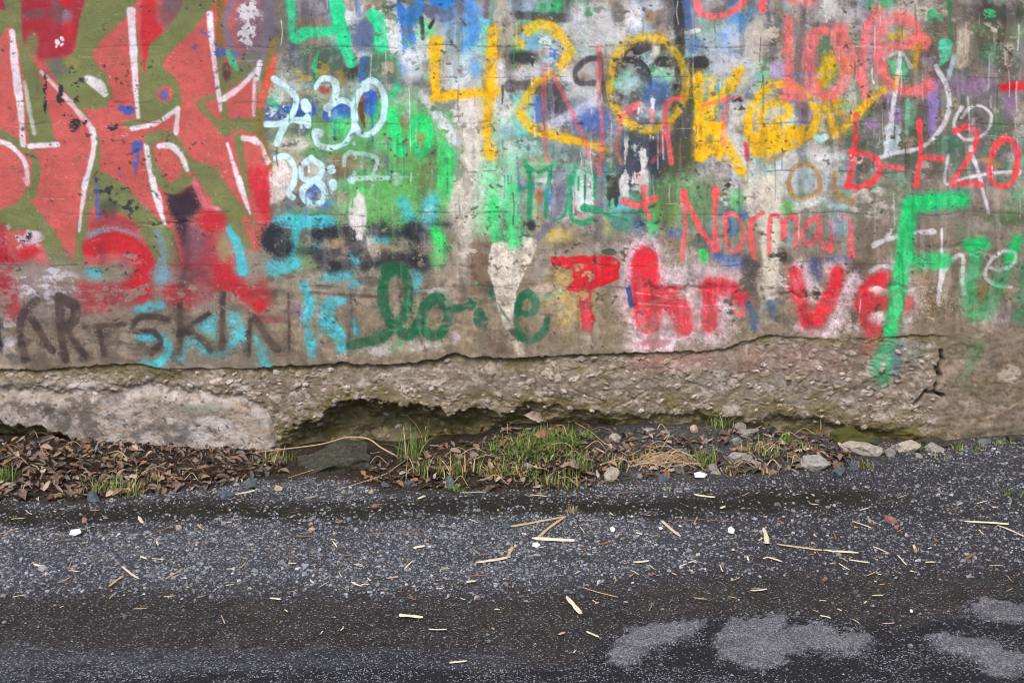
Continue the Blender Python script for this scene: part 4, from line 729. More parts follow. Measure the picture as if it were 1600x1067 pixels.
over(right * sstep(.5, .8, NT) * .55, (170, 156, 140)); over(right * sstep(.5, .2, NT) * .6, (84, 74, 62)); over(right * sstep(.66, .8, norm(fbm(UU / 9, VV / 9, 96, 4, .6))) * .7, (66, 58, 50)); over(right * sstep(.55, .75, norm(fbm(UU / 70, VV / 30, 97, 6, .7))) * .55, (96, 96, 66)); over(right * sstep(650, 690, VV) * sstep(.4, .6, NW) * .7, (72, 68, 46))
moss = fbm(UU / 24, VV / 11, 91, 4)
over(rough * np.exp(-np.clip(t, 0, 99) / 7.) * sstep(.36, .56, moss) * .85, (92, 80, 34))
nl = LL[None, :] - VV
over(rough * (1 - sstep(4, 44, np.abs(nl))) * sstep(.40, .62, norm(fbm(UU / 26, VV / 12, 91, 6, .7))) * .75, (94, 86, 46))
cave = cut * (LD[None, :] > .01)
over(cave * .9, (112, 102, 78)); over(cave * sstep(.46, .62, fbm(UU / 18, VV / 10, 92, 4)) * .8, (92, 90, 50)); over(cave * sstep(.55, .7, fbm(UU / 22, VV / 9, 93, 4)) * .6, (92, 80, 64)); over(cave * agg2 * sstep(.6, .95, eid) * .6, (164, 150, 124))
over(rough * sstep(640, 700, UU) * sstep(655, 680, VV) * sstep(.45, .6, moss) * .8, (84, 78, 34))
# overspray that ran on down over the broken band
B(C3, (186, 108, 118), 780, 160, 140, 60, a=.32, soft=.9); B(C3, (190, 120, 124), 1020, 150, 180, 60, a=.3, soft=.9); B(C4, (176, 116, 116), 250, 150, 220, 110, a=.28, soft=.9); B(C3, (180, 120, 116), 1330, 160, 130, 90, a=.25, soft=.9); B(C4, (180, 90, 90), 580, 90, 60, 60, a=.5, soft=.8)
S(C4, (58, 160, 104), (60, 110, 130, 90), [(690, 40), (660, 110), (635, 190), (640, 240)], soft=40, a=.75, wear=.18); S(C4, (60, 190, 130), (50, 80), [(660, 100), (635, 190)], soft=24, a=.6, wear=.3); S(C4, (84, 104, 124), (30, 60, 40), [(740, 50), (720, 130), (710, 220)], soft=26, a=.65, wear=.15)
S(C4, (86, 126, 84), 60, [(1130, 170), (1170, 60)], soft=40, a=.55); S(C4, (90, 120, 86), 40, [(1080, 260), (1130, 170)], soft=30, a=.45); M(C4, (192, 176, 160), 1340, 230, 70, 60, thr=.48, a=.7)
S(C4, (190, 150, 120), 6, [(1190, 480), (1320, 430), (1423, 370)], soft=4, a=.7); S(C4, (70, 110, 110), 60, [(820, 140), (840, 110)], soft=40, a=.4)
M(C1, (88, 82, 78), 420, 450, 220, 110, thr=.50, a=.7); M(C1, (92, 86, 82), 700, 560, 420, 90, thr=.54, a=.6); M(C1, (84, 78, 74), 150, 430, 160, 60, thr=.55, a=.6); M(C1, (200, 195, 194), 1050, 490, 260, 24, thr=.46, a=.7)
M(C1, (196, 190, 190), 460, 300, 200, 60, thr=.48, a=.7); M(C1, (120, 130, 110), 1090, 410, 150, 50, thr=.46, a=.5); M(C1, (200, 196, 196), 640, 610, 130, 40, thr=.46, a=.7); M(C1, (196, 190, 188), 1180, 330, 250, 60, thr=.52, a=.6)

S3 = .003
X = (UU - 800) * S3; Z = (690 - VV) * S3
nr, nc = UU.shape
co = np.stack([X, rec, Z], -1).reshape(-1, 3)
fc = grid_faces(nr, nc)
idx = np.arange(nr * nc).reshape(nr, nc)
ring = np.concatenate([idx[0, :], idx[1:, -1], idx[-1, -2::-1], idx[-2:0:-1, 0]])       # border, carried back to the wall's full thickness
bk = co[ring].copy(); bk[:, 1] = .75
rb = np.arange(len(ring)) + len(co)
side = np.stack([ring, np.roll(ring, -1), np.roll(rb, -1), rb], -1)
bc = [rb[0], rb[nc - 1], rb[nc - 1 + nr - 1], rb[2 * (nc - 1) + nr - 1]]
co = np.vstack([co, bk]); fc = np.vstack([fc, side, np.array([[bc[0], bc[1], bc[2], bc[3]]])])
cl = to_lin(np.clip(CAN, .02, .97)).reshape(-1, 3); cl = np.vstack([cl, cl[ring]])
wall_mat = paint_mat('painted_concrete', rough=.72, scale=300, lo=.76, hi=1.24, bd=.003)
wall = link('concrete_wall', None); wall.location = (0, 0, 0)
tag(wall, 'old concrete wall covered in layered graffiti, its broken foot showing rough aggregate', 'wall', kind='thing')
vk = np.zeros(UU.shape, int); vk[(foot_m > .5) & (rough + cut > .3)] = 1; vk[slab > .5] = 2
vk = np.concatenate([vk.reshape(-1), np.zeros(len(ring), int)])
fk = vk[fc[:, 0]]
fk[len(fc) - len(side) - 1:] = 0
WP = {}
for k, nm in ((0, 'painted_face'), (1, 'broken_footing'), (2, 'cement_facing')):
    sub_f = fc[fk == k]
    used, inv = np.unique(sub_f, return_inverse=True)
    me = fast_mesh(nm, co[used], inv.reshape(sub_f.shape), cl[used], smooth=True); me.materials.append(wall_mat)
    WP[nm] = link(nm, me, wall)
tag(WP['painted_face'], 'upper wall face covered in many layers of spray paint'); tag(WP['broken_footing'], 'broken brownish band of rough exposed aggregate with moss'); tag(WP['cement_facing'], 'smoother grey cement facing at the lower left, stained dark')

# ---------------------------------------------------------------- ground relief
GLINE = [(-900, 690), (0, 688), (150, 690), (300, 702), (430, 706), (500, 702), (620, 700), (740, 690), (790, 672), (880, 668), (1000, 668), (1100, 668), (1200, 673), (1300, 688), (1450, 692), (1520, 684), (1600, 679), (2500, 679)]

def ground_z(x, y):
    u = x / S3 + 800
    zl = (690 - interp(GLINE, u)) * S3
    k = sstep(-.66, -.06, y)
    z = zl * k
    z = z + .028 * sstep(-.72, -.30, y) * (1 - .75 * sstep(-.30, .02, y)) * sstep(2000, 1150, u)     # the bank of soil along the foot
    n = fbm(np.asarray(x) * 3.1, np.asarray(y) * 3.1, 101, 4) - .5
    z = z + n * .022 * sstep(-6, -.9, y) + (fbm(np.asarray(x) * 40, np.asarray(y) * 40, 102, 2) - .5) * .005
    return z

def at(px, py):
    """point of the ground seen at a place of the photograph"""
    z = 0.
    for _ in range(6):
        d = (CAM_H - z) * FPX / (py - 150.)
        x, y = (px - 800.) / FPX * d, d - CAM_D
        z = float(ground_z(np.array([x]), np.array([y]))[0])
    return Vector((x, y, z)), d / FPX                             # and metres per photograph pixel there

gv = np.arange(645, 1086, 1.6)
gy_in = CAM_H * FPX / (gv - 150) - CAM_D
GY = np.concatenate([np.array([60, 30, 12, 5, 2, 1.2, .9]), gy_in, -CAM_D + np.array([3.2, 3.0, 2.6, 2, 1, 0, -2, -6, -15, -40, -80])])
GX = np.concatenate([[-80, -40, -18, -9, -5, -4, -3.5, -3.1], np.linspace(-2.9, 2.9, 720), [3.1, 3.5, 4, 5, 9, 18, 40, 80]])
XX, YY = np.meshgrid(GX, GY)
ZZ = ground_z(XX, YY)
DD = np.maximum(YY + CAM_D, .5)
PU = 800 + XX / DD * FPX; PV = 150 + CAM_H / DD * FPX             # where the flat ground lies, in the measure used above
PV = np.where(YY + CAM_D < 1, 2000, PV)

def mask_poly(px, py, pts, soft, wob):
    p = np.array(pts, float); dm = np.full(px.shape, 1e9); ins = np.zeros(px.shape, bool)
    for i in range(len(p)):
        a, b = p[i], p[(i + 1) % len(p)]
        dm = np.minimum(dm, seg_d(px, py, a, b)[0])
        if a[1] != b[1]:
            ins ^= ((a[1] > py) != (b[1] > py)) & (px < (b[0] - a[0]) * (py - a[1]) / (b[1] - a[1]) + a[0])
    return sstep(-soft, soft, np.where(ins, dm, -dm) + wob)

gn1 = fbm(XX * 5, YY * 9, 111, 4); gn2 = fbm(XX * 18, YY * 30, 112, 4); gn3 = fbm(XX * 60, YY * 90, 113, 3)
wob = (gn2 - .5) * 34 + (gn3 - .5) * 10
D3, D4 = (800, 767), (1200, 767)
PATCH = [T(D3, [(535, 945), (555, 850), (640, 780), (760, 740), (960, 715), (1070, 715), (960, 800), (760, 880), (680, 945)]),
         np.vstack([T(D3, [(1120, 830), (1195, 720), (1423, 690)]), T(D4, [(80, 680), (100, 750), (300, 735), (400, 780), (520, 775), (585, 830), (545, 890), (400, 905), (250, 885), (100, 920), (0, 985)]), T(D3, [(1250, 965), (1140, 900)])]),
         T(D4, [(880, 800), (960, 785), (1080, 805), (1280, 830), (1290, 880), (1400, 900), (1560, 930), (1560, 1010), (1400, 1000), (1360, 1035), (1240, 1010), (1150, 930), (960, 880)]),
         T(D4, [(1100, 650), (1180, 595), (1500, 640), (1500, 720), (1280, 720), (1180, 690)])]
patch = np.zeros(PU.shape)
for p in PATCH:
    patch = np.maximum(patch, mask_poly(PU, PV, p, 3.5, wob * .45 + (gn3 - .5) * 16 + (fbm(XX * 150, YY * 200, 118, 2) - .5) * 9))
TARB = [(-900, 1060), (0, 1060), (300, 1050), (600, 1040), (780, 1050), (900, 1040), (960, 985), (1050, 970), (1200, 955), (1290, 965), (1400, 985), (1500, 960), (1520, 935), (1600, 925), (2500, 900)]
tar = sstep(-7, 7, PV - interp(TARB, PU) + wob * .7) * (1 - patch)
grey_l = sstep(1000, 1030, PV + wob) * (1 - sstep(640, 900, PU)) * (1 - tar)
DIRT_T = [(-900, 925), (0, 925), (300, 925), (520, 925), (760, 925), (900, 912), (1050, 900), (1200, 898), (1400, 895), (1600, 885), (2500, 880)]
dirt = sstep(-26, 26, PV - interp(DIRT_T, PU) + wob * 1.3) * (1 - tar) * (1 - patch) * (1 - grey_l)
BANK = [(-900, 785), (0, 782), (120, 786), (220, 776), (300, 762), (430, 752), (520, 748), (620, 770), (800, 768), (900, 762), (1010, 758), (1100, 750), (1200, 742), (1300, 742), (1340, 725), (1400, 712), (1500, 706), (1600, 700), (2500, 698)]
bankm = 1 - sstep(-9, 9, PV - interp(BANK, PU) + wob * .8)
MOSSY = [(-900, 800), (0, 800), (60, 812), (250, 800), (340, 792), (420, 795), (560, 800), (680, 790), (840, 786), (960, 792), (1080, 790), (1200, 782), (1340, 780), (1500, 800), (2500, 800)]
mossy = np.exp(-((PV - interp(MOSSY, PU) + wob * .9) / 18.) ** 2) * (1 - .7 * sstep(1300, 1450, PU)) * (1 - bankm) * sstep(.26, .46, gn1 + .1)

GF = .60                                                          # ground colours are read off lit surfaces that face the open sky
gc = np.zeros(PU.shape + (3,))
def gover(al, col):
    gc[:] = gc * (1 - np.clip(al, 0, 1)[..., None]) + np.array(col, float) / 255. * np.clip(al, 0, 1)[..., None]
gover(np.ones(PU.shape), (76, 78, 86)); gover(sstep(.4, .65, gn1) * .5, (88, 91, 102)); gover(sstep(980, 1250, PU) * .8, (60, 60, 66))
gover(dirt, (62, 57, 56)); gover(dirt * sstep(.45, .65, gn1) * .6, (52, 47, 46)); gover(dirt * sstep(.5, .66, gn2) * .5, (78, 71, 66))
gover(grey_l, (66, 68, 74)); gover(grey_l * sstep(.45, .62, gn2) * .6, (90, 92, 99)); gover(grey_l * sstep(.52, .62, fbm(XX * 4, YY * 14, 115, 4)) * .6, (50, 50, 56))
gover(tar, (42, 43, 49)); gover(patch, (132, 132, 138)); gover(patch * sstep(.45, .65, gn2) * .5, (112, 113, 119)); gover(patch * sstep(.50, .68, fbm(XX * 8, YY * 14, 119, 5)) * .6, (92, 94, 102)); gover(patch * sstep(.55, .7, gn1) * .4, (120, 116, 116))
gover(mossy, (38, 37, 32)); gover(mossy * sstep(.5, .62, gn3) * .4, (58, 58, 36))
gover(bankm, (62, 50, 40)); gover(bankm * sstep(.45, .6, gn2) * .7, (46, 38, 30)); gover(bankm * sstep(.52, .66, gn1) * .6, (74, 66, 46))
gover(bankm * sstep(900, 1000, PU) * .85, (84, 85, 84))
# ruts and the edges where the loose stuff was driven aside
fleck = np.clip(tar * sstep(.40, .62, fbm(XX * 9, YY * 16, 116, 4)) * 1.0 + .45 * patch + .16 * dirt + .50 * grey_l + .25 * (1 - bankm) * (1 - mossy), 0, 1)
gcol = to_lin(np.clip(gc, .01, 1)) * GF
ZZ = ZZ - tar * .006 - dirt * .004 + patch * .002 + (gn3 - .5) * .004 * (1 - tar)
gm, nt, bs = node_mat('asphalt_and_grit')
at_ = nd(nt, 'ShaderNodeAttribute', attribute_name='paint'); fl = nd(nt, 'ShaderNodeAttribute', attribute_name='fleck')
geo = nd(nt, 'ShaderNodeNewGeometry')
vo = nd(nt, 'ShaderNodeTexVoronoi'); vo.inputs['Scale'].default_value = 190; nt.links.new(geo.outputs['Position'], vo.inputs['Vector'])
sp = nd(nt, 'ShaderNodeSeparateColor'); nt.links.new(vo.outputs['Color'], sp.inputs[0])
thr = nd(nt, 'ShaderNodeMath', operation='SUBTRACT'); thr.inputs[0].default_value = 1.0
fm = nd(nt, 'ShaderNodeMath', operation='MULTIPLY'); fm.inputs[1].default_value = .42; nt.links.new(fl.outputs['Fac'], fm.inputs[0]); nt.links.new(fm.outputs[0], thr.inputs[1])
gt = nd(nt, 'ShaderNodeMath', operation='GREATER_THAN'); nt.links.new(sp.outputs[0], gt.inputs[0]); nt.links.new(thr.outputs[0], gt.inputs[1])
dd = nd(nt, 'ShaderNodeMath', operation='LESS_THAN'); dd.inputs[1].default_value = .5; nt.links.new(vo.outputs['Distance'], dd.inputs[0])
mm = nd(nt, 'ShaderNodeMath', operation='MULTIPLY'); nt.links.new(gt.outputs[0], mm.inputs[0]); nt.links.new(dd.outputs[0], mm.inputs[1])
v2 = nd(nt, 'ShaderNodeTexVoronoi'); v2.inputs['Scale'].default_value = 300; nt.links.new(geo.outputs['Position'], v2.inputs['Vector'])
s2 = nd(nt, 'ShaderNodeSeparateColor'); nt.links.new(v2.outputs['Color'], s2.inputs[0])
pw = nd(nt, 'ShaderNodeMath', operation='POWER'); pw.inputs[1].default_value = 2.2; nt.links.new(s2.outputs[2], pw.inputs[0])
r2 = nd(nt, 'ShaderNodeMapRange'); r2.inputs['To Min'].default_value = .5; r2.inputs['To Max'].default_value = 2.1; nt.links.new(pw.outputs[0], r2.inputs['Value'])
sv = nd(nt, 'ShaderNodeVectorMath', operation='SCALE'); nt.links.new(at_.outputs['Color'], sv.inputs[0]); nt.links.new(r2.outputs[0], sv.inputs['Scale'])
c, h = grain(nt, sv.outputs[0], 110, .6, 1.4, 5)
mx = nd(nt, 'ShaderNodeMix', data_type='RGBA'); nt.links.new(mm.outputs[0], mx.inputs['Factor']); nt.links.new(c, mx.inputs['A'])
fr = nd(nt, 'ShaderNodeMapRange'); fr.inputs['To Min'].default_value = .10; fr.inputs['To Max'].default_value = .29; nt.links.new(sp.outputs[1], fr.inputs['Value'])
cb = nd(nt, 'ShaderNodeCombineColor')
for k, s in enumerate((.97, 1.0, 1.1)):
    q = nd(nt, 'ShaderNodeMath', operation='MULTIPLY'); q.inputs[1].default_value = s; nt.links.new(fr.outputs[0], q.inputs[0]); nt.links.new(q.outputs[0], cb.inputs[k])
nt.links.new(cb.outputs[0], mx.inputs['B']); nt.links.new(mx.outputs['Result'], bs.inputs['Base Color'])
bs.inputs['Roughness'].default_value = .85; bs.inputs['Specular IOR Level'].default_value = .25
ad = nd(nt, 'ShaderNodeMath', operation='ADD'); nt.links.new(h, ad.inputs[0]); nt.links.new(mm.outputs[0], ad.inputs[1]); bump(nt, bs, ad.outputs[0], .004)
gme = fast_mesh('road', np.stack([XX, YY, ZZ], -1).reshape(-1, 3), grid_faces(*XX.shape)[:, ::-1], gcol.reshape(-1, 3), True, {'fleck': fleck.reshape(-1)})
gme.materials.append(gm)
road = tag(link('road', gme), kind='structure')

# ---------------------------------------------------------------- loose gravel
OCT = np.array([(1, 0, 0), (-.5, .87, 0), (-.5, -.87, 0), (.3, .5, .75), (.3, -.6, .7), (-.65, 0, .75)], float)
OCF = np.array([(0, 1, 3), (1, 2, 5), (2, 0, 4), (1, 5, 3), (2, 4, 5), (0, 3, 4), (3, 5, 4)])

def scatter(n, dens, rs, seed):
    """n tries over the ground in view; dens(u, v, noise) is the chance of a grain"""
    r = np.random.RandomState(seed)
    y = r.uniform(-2.75, -.02, n); x = r.uniform(-3.0, 3.0, n)
    d = y + CAM_D; u = 800 + x / d * FPX; v = 150 + CAM_H / d * FPX
    n1 = fbm(x * 5, y * 9, 111, 4); n2 = fbm(x * 18, y * 30, 112, 4)
    keep = (r.rand(n) < dens(u, v, n1, n2)) & (v < 1090) & (u > -260) & (u < 1860)
    return x[keep], y[keep], u[keep], v[keep], r

TET = np.array([(1, 0, 0), (-.5, .87, 0), (-.5, -.87, 0), (.05, .1, .8)], float)
TEF = np.array([(0, 1, 3), (1, 2, 3), (2, 0, 3)])

def grains(name, n, dens, size, lum, seed, kind_label, G=OCT, F=OCF):
    x, y, u, v, r = scatter(n, dens, None, seed)
    m = len(x)
    z = ground_z(x, y)
    s = np.exp(r.normal(0, .40, m)) * size
    ang = r.uniform(0, 6.283, m); asp = r.uniform(.6, 1.1, m); hh = r.uniform(.5, 1.0, m)
    nv = len(G)
    base = G[None] * (1 + (r.rand(m, nv, 1) - .5) * .7) + (r.rand(m, nv, 3) - .5) * .3
    px = base[:, :, 0] * s[:, None]; py = base[:, :, 1] * (s * asp)[:, None]; pz = base[:, :, 2] * (s * hh)[:, None]
    ca, sa = np.cos(ang)[:, None], np.sin(ang)[:, None]
    co = np.stack([x[:, None] + px * ca - py * sa, y[:, None] + px * sa + py * ca, z[:, None] - s[:, None] * .12 + pz], -1).reshape(-1, 3)
    fcs = (F[None] + (np.arange(m) * nv)[:, None, None]).reshape(-1, 3)
    L = np.clip(np.exp(r.normal(math.log(lum), .38, m)), .02, .62)
    hue = r.rand(m)
    tint = np.where(hue[:, None] < .72, np.array([.93, 1.0, 1.14]), np.where(hue[:, None] < .88, np.array([1.02, 1., .98]), np.array([1.18, .98, .84])))
    c = np.repeat(L[:, None] * tint, nv, 0)
    me = fast_mesh(name, co, fcs, c, False); me.materials.append(GRAVEL)
    return tag(link(name, me), kind_label, 'gravel', None, 'stuff'), m

GRAVEL = paint_mat('gravel_grain', rough=.75, scale=420, lo=.75, hi=1.25, bd=.001)
def dens_gravel(u, v, n1, n2):
    w = (n2 - .5) * 34
    g = (1 - sstep(-34, 26, v - interp(DIRT_T, u) + w * 1.3)) * sstep(-6, 8, v - interp(BANK, u) + w * .8)
    ms = np.exp(-((v - interp(MOSSY, u) + w * .9) / 18.) ** 2) * (1 - .7 * sstep(1300, 1450, u)) * sstep(.26, .46, n1 + .1)
    g = g * (1 - .85 * ms) * (.42 + .58 * sstep(.30, .55, n2 * .5 + n1 * .5))
    return np.clip(g * (1 - .52 * sstep(900, 1200, u)) , 0, 1)
def dens_dirt(u, v, n1, n2):
    b = sstep(-5, 40, v - interp(DIRT_T, u)) * .13 * (.25 + 1.6 * sstep(.45, .65, n2)) * (1 - .4 * sstep(1000, 1060, v) * (u > 900))
    k = (v < interp(BANK, u)) * (.2 + .7 * (u > 900))
    return np.clip(b + k, 0, 1)
_, m1 = grains('gravel', 120000, dens_gravel, .0043, .205, 5, 'grey loose gravel lying in a band along the wall')
_, m2 = grains('fine_gravel', 150000, dens_gravel, .0027, .16, 8, 'fine dark chippings between the larger gravel', TET, TEF)
_, m3 = grains('grit', 110000, dens_dirt, .0028, .17, 6, 'fine pale grit sprinkled over the dark packed dirt and tar', TET, TEF)
print('grains', m1, m2, m3)
# ---------------------------------------------------------------- stones
def rock_mesh(name, seed, cuts=13, sub=4, rough_=.14):
    rnd = random.Random(seed)
    bm = bmesh.new(); bmesh.ops.create_icosphere(bm, subdivisions=sub, radius=1)
    pl = []
    for _ in range(cuts):
        n = Vector((rnd.gauss(0, 1), rnd.gauss(0, 1), rnd.gauss(0, .8))).normalized(); pl.append((n, rnd.uniform(.45, .82)))
    off = Vector((rnd.uniform(0, 50), rnd.uniform(0, 50), 0))
    for v in bm.verts:
        for n, dd_ in pl:
            e = v.co.dot(n) - dd_
            if e > 0:
                v.co -= n * e * .94
        v.co *= 1 + rough_ * mnoise.noise(v.co * 2.2 + off) + rough_ * .5 * mnoise.noise(v.co * 6 + off) + rough_ * .35 * mnoise.noise(v.co * 15 + off)
    lo = [min(v.co[i] for v in bm.verts) for i in range(3)]; hi = [max(v.co[i] for v in bm.verts) for i in range(3)]
    for v in bm.verts:
        for i in range(3):
            v.co[i] = (v.co[i] - (lo[i] + hi[i]) / 2) / (hi[i] - lo[i])
        v.co.z += .5                                              # unit box, standing on z = 0
    me = bpy.data.meshes.new(name); bm.to_mesh(me); bm.free()
    return me

ROCKS = [rock_mesh('stone', 40 + i) for i in range(10)]
SMALL = [rock_mesh('pebble', 70 + i, cuts=6, sub=1, rough_=.08) for i in range(8)]
STM = {}
for nm, rgb in (('pale', (158, 150, 138)), ('grey', (132, 128, 124)), ('slate', (78, 88, 98)), ('green_slate', (92, 102, 98)), ('beige', (168, 150, 128)), ('rose', (142, 100, 96)), ('lichen', (140, 138, 132)), ('moss', (74, 72, 32)), ('dark', (58, 56, 50)), ('white', (218, 218, 222))):
    STM[nm] = plain_mat('stone_' + nm, rgb, rough=.8, scale=70 if nm != 'moss' else 220, lo=.62 if nm != 'white' else .9, hi=1.35 if nm != 'white' else 1.06, bd=.003 if nm != 'white' else .0004)
mo, nt, bs = node_mat('mossy_kerb')
g1 = nd(nt, 'ShaderNodeNewGeometry'); n1 = nd(nt, 'ShaderNodeTexNoise'); n1.inputs['Scale'].default_value = 60; n1.inputs['Detail'].default_value = 6; nt.links.new(g1.outputs['Position'], n1.inputs['Vector'])
cr = nd(nt, 'ShaderNodeValToRGB'); nt.links.new(n1.outputs['Fac'], cr.inputs[0])
cr.color_ramp.elements[0].position = .42; cr.color_ramp.elements[0].color = (*lin255(44, 42, 36), 1); cr.color_ramp.elements[1].position = .62; cr.color_ramp.elements[1].color = (*lin255(72, 70, 66), 1)
e = cr.color_ramp.elements.new(.52); e.color = (*lin255(56, 54, 36), 1)
nt.links.new(cr.outputs[0], bs.inputs['Base Color']); bs.inputs['Roughness'].default_value = .9; bump(nt, bs, n1.outputs['Fac'], .01)
STM['kerb'] = mo

def copy_mesh_with(me, mat, cache={}):
    k = (me.name, mat.name)
    if k not in cache:
        m = me.copy(); m.materials.clear(); m.materials.append(mat); cache[k] = m
    return cache[k]

rk = random.Random(3)
def stone(name, px, py, w, h, mat, label, cat='stone', dep=.8, seed=None, group=None, sink=.38, rz=None, meshes=None):
    """px,py: foot of the stone in the photograph; w,h: its size there"""
    p, s = at(px, py)
    me = copy_mesh_with(rk.choice(meshes or ROCKS) if seed is None else ROCKS[seed], STM[mat])
    o = link(name, me)
    o.location = (p.x, p.y + w * s * dep * .4, p.z - h * s * sink); o.scale = (w * s * .92, w * s * dep * .92, h * s * 1.15)
    o.rotation_euler = (rk.uniform(-.1, .1), rk.uniform(-.1, .1), rk.uniform(-.5, .5) if rz is None else rz)
    return tag(o, label, cat, group)

def kerb_mesh():
    bm = bmesh.new(); bmesh.ops.create_cube(bm, size=1); bmesh.ops.subdivide_edges(bm, edges=bm.edges[:], cuts=17, use_grid_fill=True)
    for v in bm.verts:
        c = v.co
        if c.z > 0:
            c.z *= .25 + 1.25 * sstep(-.5, .2, c.x) * (1 - .5 * sstep(.2, .5, c.x)) + .3 * (c.y + .5)
        c.x *= 1 - .22 * (c.z + .5) + .12 * mnoise.noise(Vector((c.y * 3, c.z * 3, 1)))
        c.y += .10 * mnoise.noise(Vector((c.x * 4, c.z * 3, 7)))
        k = mnoise.noise(c * 5) * .05 + mnoise.noise(c * 13) * .03 + mnoise.noise(c * 31) * .02
        v.co = c * (1 + k); v.co.z += .5
    me = bpy.data.meshes.new('broken_kerb'); bm.to_mesh(me); bm.free(); me.materials.append(STM['kerb']); me.polygons.foreach_set('use_smooth', [True] * len(me.polygons))
    return me
kp, ks = at(518, 739)
kb = tag(link('broken_kerb', kerb_mesh()), 'dark mossy chunk of broken kerb lying in front of the hollow under the wall', 'kerb', kind='thing')
kb.location = (kp.x, kp.y + .11, kp.z - .035); kb.scale = (134 * ks, .22, 28 * ks); kb.rotation_euler = (.05, -.10, .22)
for a in (
    (963, 691, 20, 16, 'pale', 'small pale stone on grit behind the leaves, left of the straw clump'),
    (957, 752, 28, 25, 'pale', 'pale pointed stone at the front of the leaf litter, left of the straw clump'),
    (1087, 676, 15, 14, 'beige', 'round beige stone close under the wall, above the straw clump'),
    (1158, 673, 21, 13, 'grey', 'smooth grey stone against the wall foot among orange leaves'),
    (1103, 693, 13, 12, 'grey', 'little grey stone just right of the straw clump'),
    (1118, 740, 24, 18, 'grey', 'light grey stone right of the white paper scrap'),
    (1061, 739, 17, 18, 'green_slate', 'dark greenish stone just in front of the straw clump'),
    (1035, 753, 16, 14, 'slate', 'dark slate stone left of the white paper scrap'),
    (144, 784, 24, 19, 'slate', 'blue slate stone in front of the left grass tuft'),
    (390, 763, 28, 22, 'green_slate', 'greenish grey stone at the right end of the left leaf drift'),
    (352, 780, 26, 14, 'slate', 'flat blue slate stone at the front of the left leaf drift'),
    (434, 767, 14, 10, 'beige', 'small tan stone on gravel left of the mossy kerb chunk'),
    (640, 761, 20, 12, 'slate', 'slate stone at the front edge of the litter right of the kerb chunk'),
    (600, 763, 15, 9, 'slate', 'small bluish stone just left of a slate stone in the litter'),
    (580, 771, 11, 9, 'beige', 'small pinkish beige stone on gravel below the kerb chunk'),
    (703, 763, 17, 27, 'green_slate', 'upright pointed grey stone standing between the grass tufts'),
    (826, 729, 17, 10, 'grey', 'grey stone in the leaf litter below the dense weeds'),
    (1000, 747, 10, 8, 'grey', 'tiny grey stone right of the pale pointed stone'),
    (991, 745, 8, 6, 'slate', 'tiny dark stone touching the pale pointed stone\'s right side'),
    (1273, 738, 60, 30, 'lichen', 'broad lichen-grey rock lying right of the pale wood strip'),
    (1352, 714, 66, 24, 'pale', 'long pale slab of rock below the moss mound'),
    (1394, 714, 18, 18, 'grey', 'small upright grey stone between the two pale slabs'),
    (1422, 709, 52, 22, 'pale', 'pale rock slab with a dark notch under the wall crack'),
    (1464, 706, 38, 15, 'lichen', 'low grey rock right of the pale rock slabs'),
    (1312, 746, 32, 18, 'slate', 'smooth blue slate stone in front of the pale rocks'),
    (1336, 734, 17, 14, 'slate', 'small slate stone behind the smooth blue one'),
    (1160, 718, 38, 19, 'lichen', 'white lichened rock among grass right of the straw clump'),
    (1151, 694, 22, 13, 'lichen', 'pale flat rock behind the white lichened rock'),
    (1182, 729, 20, 15, 'grey', 'grey stone in front right of the white lichened rock'),
    (1171, 682, 44, 11, 'grey', 'flat grey rock half buried at the wall foot behind the grass'),
    (1040, 680, 16, 9, 'grey', 'low grey stone on the grit ledge under the wall'),
    (1015, 676, 20, 8, 'grey', 'flat stone on the grit ledge left of another low one'),
    (132, 817, 14, 11, 'rose', 'purplish red pebble on the gravel at the left'),
    (585, 795, 11, 9, 'rose', 'pink pebble on the dark mossy strip below the kerb chunk'),
    (1395, 818, 20, 14, 'rose', 'reddish flat stone on the gravel at the right'),
    (1402, 827, 13, 8, 'rose', 'smaller reddish chip touching the reddish flat stone'),
    (1290, 908, 10, 9, 'rose', 'small reddish pebble at the upper edge of the brown dirt'),
    (791, 827, 18, 14, 'slate', 'bluish flat pebble by the tip of the long tan stalk'),
    (278, 828, 11, 9, 'beige', 'tan pebble on the left gravel beside a thin twig'),
    (486, 831, 14, 8, 'beige', 'brown pebble in the middle of the gravel band'),
):
    stone('stone', *a[:4], a[4], a[5])
stone('moss_mound', 1335, 694, 84, 26, 'moss', 'green brown moss mound at the wall foot above the pale slabs', 'moss', dep=.5, sink=.25, rz=0, seed=6)
stone('moss_mound', 1468, 699, 60, 16, 'dark', 'dark mossy hump at the wall foot below the open crack', 'moss', dep=.5, sink=.25, rz=0, seed=6)
for a in ((1500, 700, 16, 9, 'dark', 'small dark stone at the wall foot right of the low grey rock'), (1540, 695, 22, 10, 'green_slate', 'greenish stone at the wall foot near the right edge'), (1588, 690, 26, 11, 'dark', 'dark stone where the wall foot leaves the picture at the right'), (1437, 716, 12, 8, 'grey', 'small grey stone in front of the notched rock slab'), (1520, 708, 10, 7, 'slate', 'little slate stone on the gravel below the right wall foot')):
    stone('stone', *a[:4], a[4], a[5])
